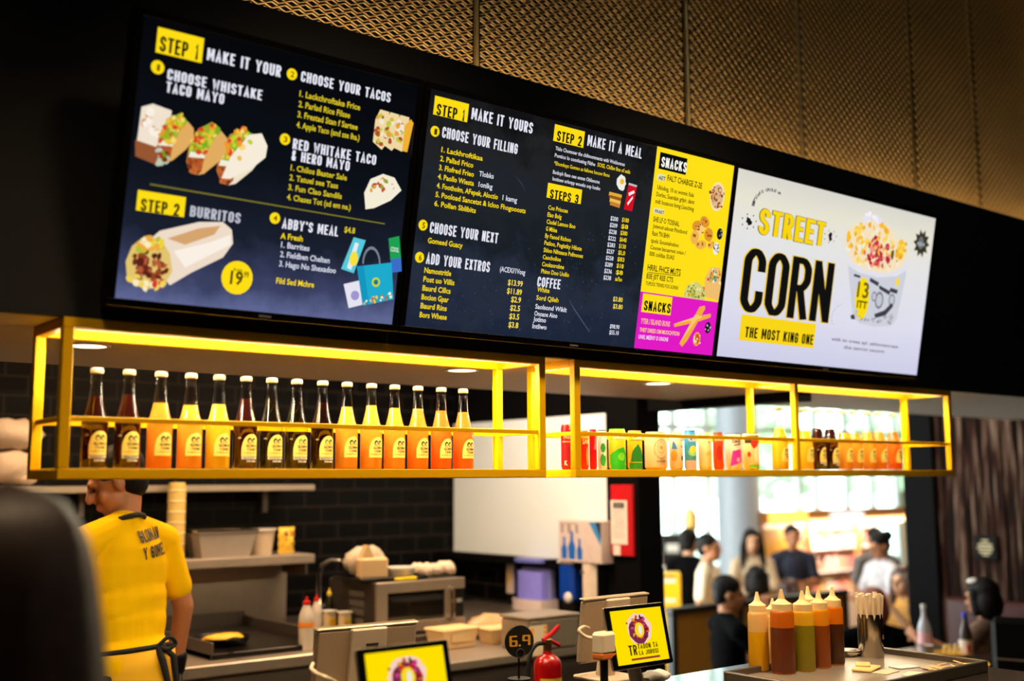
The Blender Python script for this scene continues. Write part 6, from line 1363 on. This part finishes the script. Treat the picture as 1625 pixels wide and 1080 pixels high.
hall_person('person with reddish brown hair and black top seated behind the straw cup', 1385, 926, 7.3, turn(1385, 7.3, 200), .6, hair=('bob', mat('reddish hair', (120, 60, 44), .45, var=.3, scale=50)), top=mat('black cotton'), bottom=DKT, build=1.2)
hall_person('person in a yellow patterned top at the left side of the black post', 1434, 893, 8.6, turn(1434, 8.6, -40), .6, female=True, hair=('long', HAIRB), top=mat('yellow patterned top', (200, 140, 60), .8, var=.5, scale=18), bottom=DKT, arms=raise_)
def clip(t, U, H, k, Rh): obj('hair_clip', MB().ball(H((-.055, .012, .115)), (.022, .034, .012), 12, None, 0, Rh @ Matrix.Rotation(-.5, 3, 'Y')), mat('shiny white hair clip', (240, 230, 220), .2), t)
hall_person('person with dark hair and white hair clip seated at the table by the plank wall', 1560, 912, 6.75, turn(1560, 6.75, -118), .7, female=True, hair=('bob', HAIRK), head=(.0, -.12), top=mat('dark floral blouse', (120, 90, 74), .8, var=.75, scale=26), sleeve='short', bottom=DKT, arms=(((-.22, .14, 1.14), (-.12, .40, 1.30), .95), ((.22, .16, 1.12), (.05, .40, 1.27), .95)), extra=clip, build=1.1, skin=SKIND)
# ================================================================ furniture of the hall
MUST = mat('mustard panel', (176, 122, 26), .6, var=.06); DKF = mat('dark frame wood', (22, 17, 14), .5)
# low mustard partition with a dark frame
YP = 2.78; pa = onY(1066, 962, YP); pb = onY(1347, 938, YP); ptop = (pa.z+pb.z)/2
t = thing('partition', 'low mustard partition with dark frame behind the seated person in black', 'partition', (pa.x, YP, HF)); PL = pb.x-pa.x; PH = ptop-HF
obj('panel', MB().box((PL/2, .03, PH/2), (PL-.1, .02, PH-.08)), MUST, t)
fm = MB()
obj('top_rail', MB().box((PL/2, .03, PH-.02), (PL, .07, .045), .005), DKF, t)
for x in (.03, PL*.36, PL*.68, PL-.03): obj('post', MB().box((x, .03, PH/2-.02), (.05, .06, PH-.05), .004), DKF, t)
# bar table and stools for the seated group in the middle
def bar_table(label, px, z, w=.7, col=None, h=1.03):
    p = atz(px, 1000, z); t = thing('bar_table', label, 'table', (p.x, p.y, HF)); col = col or mat('dark table wood', (52, 34, 24), .35)
    obj('tabletop', MB().box((0, 0, h-.02), (w, w*.75, .04), .006), col, t); obj('column', MB().cyl((0, 0, .02), .035, h-.05, 14), BLACKP, t); obj('foot', MB().cyl((0, 0, 0), .24, .02, 24), BLACKP, t); return t
def stool_at(pt, label, h):
    t = thing('bar_stool', label, 'stool', (pt.location.x, pt.location.y, HF), pt.rotation_euler.z, 'stools in the hall')
    obj('seat', MB().lathe([(0, h-.05), (.17, h-.05), (.185, h-.035), (.18, h-.005), (0, h)], 24), BLACKP, t)
    for a in range(4): x, y = .14*math.cos(PI/4+a*PI/2), .14*math.sin(PI/4+a*PI/2); obj('leg', MB().tube([(x*1.35, y*1.35, 0), (x, y, h-.05)], .012, 8), STEELD, t)
    obj('foot_ring', MB().tube([(.175*math.cos(2*PI*i/20), .175*math.sin(2*PI*i/20), .28) for i in range(21)], .008, 6), STEELD, t)
for o in list(S.objects):
    if o.name.startswith('person') and o.location.z < -.1 and 'seated' in o['label'] or (o.name.startswith('person') and ('low behind' in o['label'] or 'left side of the black post' in o['label'])):
        bd = [c for c in o.children if c.name.startswith('body')][0]; tr2 = [c for c in o.children if c.name.startswith('trousers')][0]
        zs2 = min(v.co.z for v in tr2.data.vertices if abs(v.co.x) < .2 and abs(v.co.y) < .12)
        stool_at(o, 'black bar stool under the '+' '.join(o['label'].split(',')[0].split()[:9]), max(.35, zs2-.0))
# right-hand table by the plank wall with drinks and food
tz = 6.45
tp = atz(1505, 1030, tz); TH_ = atz(1480, 1040, 6.45).z-HF
t = bar_table('dark bar table with bottles and yellow food paper by the plank wall', 1488, tz, .8, None, TH_)
TT = HF+TH_
def on_table(px, z): p = atz(px, 1000, z); return (p.x, p.y, TT)
t = thing('glass_bottle', 'clear bottle with pink label on the table beside the paper cup', 'bottle', on_table(1467, 6.5)); hb = .285
obj('body', MB().lathe([(0, 0), (.036, 0), (.038, .01), (.038, .15), (.03, .18), (.014, .22), (.013, .27), (0, .272)], 22), mat('frosty bottle', (190, 186, 196), .15), t); obj('label_band', MB().lathe([(.0385, .03), (.0388, .03), (.0388, .13), (.0385, .13)], 22), mat('pink label', (236, 176, 186), .5), t); obj('cap', MB().lathe([(.015, .262), (.016, .285), (0, .287)], 14), WHITEP, t)
t = thing('glass_bottle', 'bottle with blue cap and white label beside the raised hands', 'bottle', on_table(1532, 6.3))
obj('body', MB().lathe([(0, 0), (.034, 0), (.036, .01), (.036, .13), (.03, .165), (.014, .21), (.013, .245), (0, .246)], 22), mat('dark clear bottle', (66, 56, 56), .15), t); obj('label_band', MB().lathe([(.0365, .02), (.0368, .02), (.0368, .115), (.0365, .115)], 22), mat('white label', (240, 220, 206), .5), t); obj('cap', MB().lathe([(.0155, .236), (.0165, .262), (0, .264)], 14), mat('blue cap', (60, 60, 210), .35), t)
ls = MB(); 
for i in range(5): a0, a1 = -2.5+.12*i, -2.5+.12*(i+1); ls.add([(.0372*math.cos(a), .0372*math.sin(a), z) for a, z in ((a0, .045), (a1, .045), (a1, .09), (a0, .09))], [(0, 1, 2, 3)], 0, True)
obj('label_mark', ls, mat('red mark', (200, 60, 70), .5), t)
t = thing('paper_cup', 'small pale paper cup with drink in front of the pink labelled bottle', 'cup', on_table(1466, 6.15))
obj('cup', MB().lathe([(0, 0), (.030, 0), (.041, .105), (.043, .108), (.039, .106), (.028, .006), (0, .006)], 24), mat('pale cup', (222, 206, 206), .4), t); obj('drink', MB().lathe([(.0385, .098), (0, .098)], 20), mat('brown drink', (120, 90, 60), .2), t)
p = on_table(1508, 6.3)
t = thing('food_basket', 'yellow paper food basket on the table between the bottles', 'basket', p)
obj('basket', MB().lathe([(0, 0), (.07, 0), (.10, .045), (.097, .045), (.066, .006), (0, .006)], 22), mat('yellow food paper', (246, 190, 60), .6), t)
ff = MB()
for i in range(9): a = i*.7; ff.box((.04*math.cos(a), .04*math.sin(a), .05), (.012, .012, .06), .003, xf((0, 0, 0), .2*math.sin(i*3), .2*math.cos(i*2), 0))
obj('fries', ff, mat('pale fries', (250, 210, 120), .6), t)
p = on_table(1536, 6.05); t = thing('food_tray', 'yellow oval food tray under the white labelled bottle front', 'tray', (p[0], p[1], TT)); obj('tray', MB().lathe([(0, 0), (.10, 0), (.12, .022), (.117, .022), (.098, .005), (0, .005)], 26, Matrix.Scale(.8, 4, (0, 1, 0))), mat('amber tray plastic', (250, 186, 40), .4), t)
# long dark red bench along the plank wall
t = thing('bench_seat', 'long dark red bench seat along the weathered plank wall', 'bench', (XR-.10, 0.55, HF))
obj('backrest', MB().box((-.03, 0, 1.05), (.09, 2.1, .42), .02), mat('dark red leather', (66, 20, 14), .4, var=.15, scale=6), t); obj('seat', MB().box((-.26, 0, .66), (.42, 2.1, .12), .03), mat('dark red leather'), t); obj('plinth', MB().box((-.24, 0, .3), (.36, 2.06, .6)), DKF, t)
# black high-backed chair at the right edge
p = atz(1668, 1000, 5.6)
t = thing('high_chair', 'black high-backed chair with thin metal line at the right picture edge', 'chair', (p.x, p.y, HF), turn(1602, 5.6, 170)); zt = atz(1600, 975, 5.6).z-HF
obj('backrest', MB().box((0, -.22, zt-.30), (.48, .06, .60), .03), mat('black leather', (9, 8, 8), .55, Specular_IOR_Level=.12), t); obj('seat', MB().box((0, 0, zt-.62), (.48, .46, .08), .03), mat('black leather'), t)
obj('metal_line', MB().box((0, -.252, zt-.20), (.44, .006, .008), .001), STEEL, t)
for x in (-.2, .2):
    for y in (-.2, .2): obj('leg', MB().tube([(x, y, 0), (x*.95, y*.95, zt-.66)], .014, 8), BLACKP, t)
# little sign on the plank wall
p = onX(1566, 868, XR-.04); t = thing('wall_sign', 'small black sign with pale lettering on the weathered plank wall', 'sign', (XR-.045, p.y, p.z), PI/2)
obj('plate', MB().box((0, .008, 0), (.16, .016, .16), .003), mat('black sign plate', (20, 17, 14), .7, Specular_IOR_Level=.1), t)
sl = MB()
for z, w, h in ((.045, .05, .012), (.018, .10, .014), (-.006, .11, .014), (-.030, .09, .012), (-.050, .05, .010)): sl.box((0, .0165, z), (w, .002, h), .001)
obj('sign_lettering', sl, mat('pale sign print', (190, 170, 130), .6), t)

# ---------------------------------------------------------------- kiosk with glowing shelves
KY = 6.4
ka = onY(1203, 822, KY); kb = onY(1446, 815, KY); kt = onY(1203, 811, KY).z; kb_z = onY(1203, 832, KY).z
t = thing('kiosk', 'wooden kiosk with header beam, lit signs and glass shelves of goods', 'kiosk', (ka.x, KY, HF)); KL = kb.x-ka.x; KH = kt-HF; bh = kt-kb_z
WOODK = mat('light brown kiosk wood', (176, 118, 62), .6, var=.12, scale=4)
obj('header_beam', MB().box((KL/2, 0, KH-bh/2), (KL, .14, bh), .006), WOODK, t)
for x in (.05, KL*.30, KL*.62, KL-.05): obj('post', MB().box((x, .02, (KH-bh)/2), (.06, .08, KH-bh), .004), WOODK, t)
s0 = onY(1212, 822, KY).x-ka.x; s1_ = onY(1272, 822, KY).x-ka.x
obj('lit_sign', MB().box(((s0+s1_)/2, -.085, KH-bh/2), (s1_-s0, .03, bh*.86), .004), emis((255, 206, 90), 2.2), t)
s0 = onY(1310, 814, KY).x-ka.x; s1_ = onY(1361, 814, KY).x-ka.x
obj('white_sign', MB().box(((s0+s1_)/2, -.085, KH-bh/2), (s1_-s0, .03, bh*.5), .004), emis((250, 240, 236), 1.6), t)
obj('back_panel', MB().box((KL/2, .62, (KH-bh)/2), (KL, .03, KH-bh)), mat('pinkish kiosk back', (240, 212, 200), .6, var=.2, scale=3), t)
for z in (.55, .85, 1.15, 1.42): obj('glass_shelf', MB().box((KL*.62, .36, z), (KL*.72, .40, .012)), mat('pale shelf', (236, 224, 214), .3), t)
obj('counter_base', MB().box((KL*.6, .30, .26), (KL*.78, .56, .52), .006), mat('pale kiosk base', (222, 200, 178), .6), t)
obj('shelf_strip_light', MB().box((KL*.6, .10, KH-bh-.03), (KL*.76, .03, .02)), emis((255, 226, 190), 9), t)
area('kiosk_light', (ka.x+KL*.6, KY-.14, HF+KH-bh-.03), (0, .8, -.6), KL*.75, .06, 70, (1, .86, .74))
yc = MB(); 
obj('yellow_cabinet', MB().box((KL*.13, .34, .75), (KL*.2, .5, 1.4), .006), mat('yellow cabinet', (236, 170, 40), .5), t)
rd = random.Random(11); cols = [(240, 180, 166), (250, 226, 204), (236, 196, 110), (206, 110, 100), (244, 242, 236), (250, 210, 186), (190, 140, 110), (232, 150, 126)]
kinds = ['pink', 'cream', 'gold', 'red', 'white', 'peach', 'brown', 'coral']
for r_, z in enumerate((.55, .85, 1.15)):
    for i in range(13):
        c_ = rd.randrange(8); w = rd.uniform(.05, .085); h = rd.uniform(.12, .22); x = KL*.29+KL*.66*(i+.5)/13
        o = obj('goods_box' if c_ % 2 else 'goods_jar', MB().box((0, 0, h/2), (w*2, .1, h), .006) if c_ % 2 else MB().lathe([(0, 0), (w*.9, 0), (w*.9, h*.7), (w*.5, h*.85), (w*.5, h), (0, h)], 14), mat('goods '+kinds[c_], cols[c_], .4, var=.1))
        o.location = (ka.x+x, KY+.28, HF+z+.0065)
        setp(o, '%s %s on the %s kiosk shelf, %s from the left' % (kinds[c_], 'goods box' if c_ % 2 else 'goods jar', ('lowest', 'middle', 'top')[r_], ORD[i]), 'goods', 'goods on the kiosk shelves')
# dark goods rack with papers, hanging lamp, yellow machine and pale banner at the left of the opening
p = atz(1052, 880, 11.5); t = thing('rack', 'dark rack with pinned white papers beyond the kitchen pillar', 'rack', (p.x, p.y, HF), turn(1052, 11.5, 0)); zr = atz(1052, 848, 11.5).z-HF
obj('back', MB().box((0, -.12, zr/2), (.46, .03, zr), .004), DKF, t)
for z in (.35, .8, zr-.2): obj('shelf', MB().box((0, .02, z), (.46, .26, .03), .003), DKF, t)
for x, z in ((.08, zr-.12), (-.1, zr-.16), (.02, zr-.38), (-.12, zr-.42)): obj('paper', MB().box((x, -.10, z), (.13, .006, .12)), mat('notice paper'), t)
p = atz(1096, 832, 12.0); t = thing('hanging_lamp', 'pale amber cone lamp hanging left of the grey column', 'lamp', (p.x, p.y, p.z)); 
obj('lamp_shade', MB().lathe([(0, -.17), (.03, -.16), (.075, -.02), (.075, .10), (.05, .15), (.012, .19), (0, .19)], 22), mat('amber frosted shade', (250, 196, 110), .5), t); obj('cord', MB().cyl((0, 0, .19), .006, 4.05-p.z-.19, 8), BLACKP, t)
p = atz(1055, 932, 9.4); t = thing('ticket_machine', 'small yellow machine with pale panels beyond the farther till screen', 'machine', (p.x, p.y, HF), turn(1055, 9.4, 0)); zm = atz(1055, 908, 9.4).z-HF
obj('body', MB().box((0, 0, zm/2), (.26, .2, zm), .01), mat('yellow machine', (250, 186, 10), .45), t)
for z, hh in ((zm-.06, .035), (zm-.22, .03)): obj('panel', MB().box((0, .103, z), (.18, .008, hh), .002), mat('pale machine panel', (236, 216, 190), .4), t)
obj('slot', MB().box((.0, .103, zm-.025), (.17, .006, .012)), BLACKP, t); obj('emblem', MB().box((.03, .103, zm-.13), (.03, .006, .03), .004), DKF, t)
p = atz(1034, 850, 9.8); t = thing('banner', 'pale pink curved banner standing beside the black kitchen pillar', 'banner', (p.x, p.y, HF), turn(1034, 9.8, 0)); hb = atz(1034, 790, 9.8).z-HF
mb = MB(); n = 14; vs = []
for i in range(n+1):
    z = .05+(hb-.05)*i/n; w = .07+.02*math.sin(PI*i/n); d = .05*math.sin(PI*i/n)
    vs += [(-w, d-.006, z), (w, d-.006, z), (w, d+.006, z), (-w, d+.006, z)]
mb.add(vs, [(i*4+k, i*4+(k+1) % 4, (i+1)*4+(k+1) % 4, (i+1)*4+k) for i in range(n) for k in range(4)]+[(3, 2, 1, 0), (n*4, n*4+1, n*4+2, n*4+3)], 0, True)
obj('cloth', mb, mat('pale pink banner cloth', (236, 206, 200), .7), t); obj('base', MB().box((0, 0, .025), (.3, .2, .05), .008), BLACKP, t)
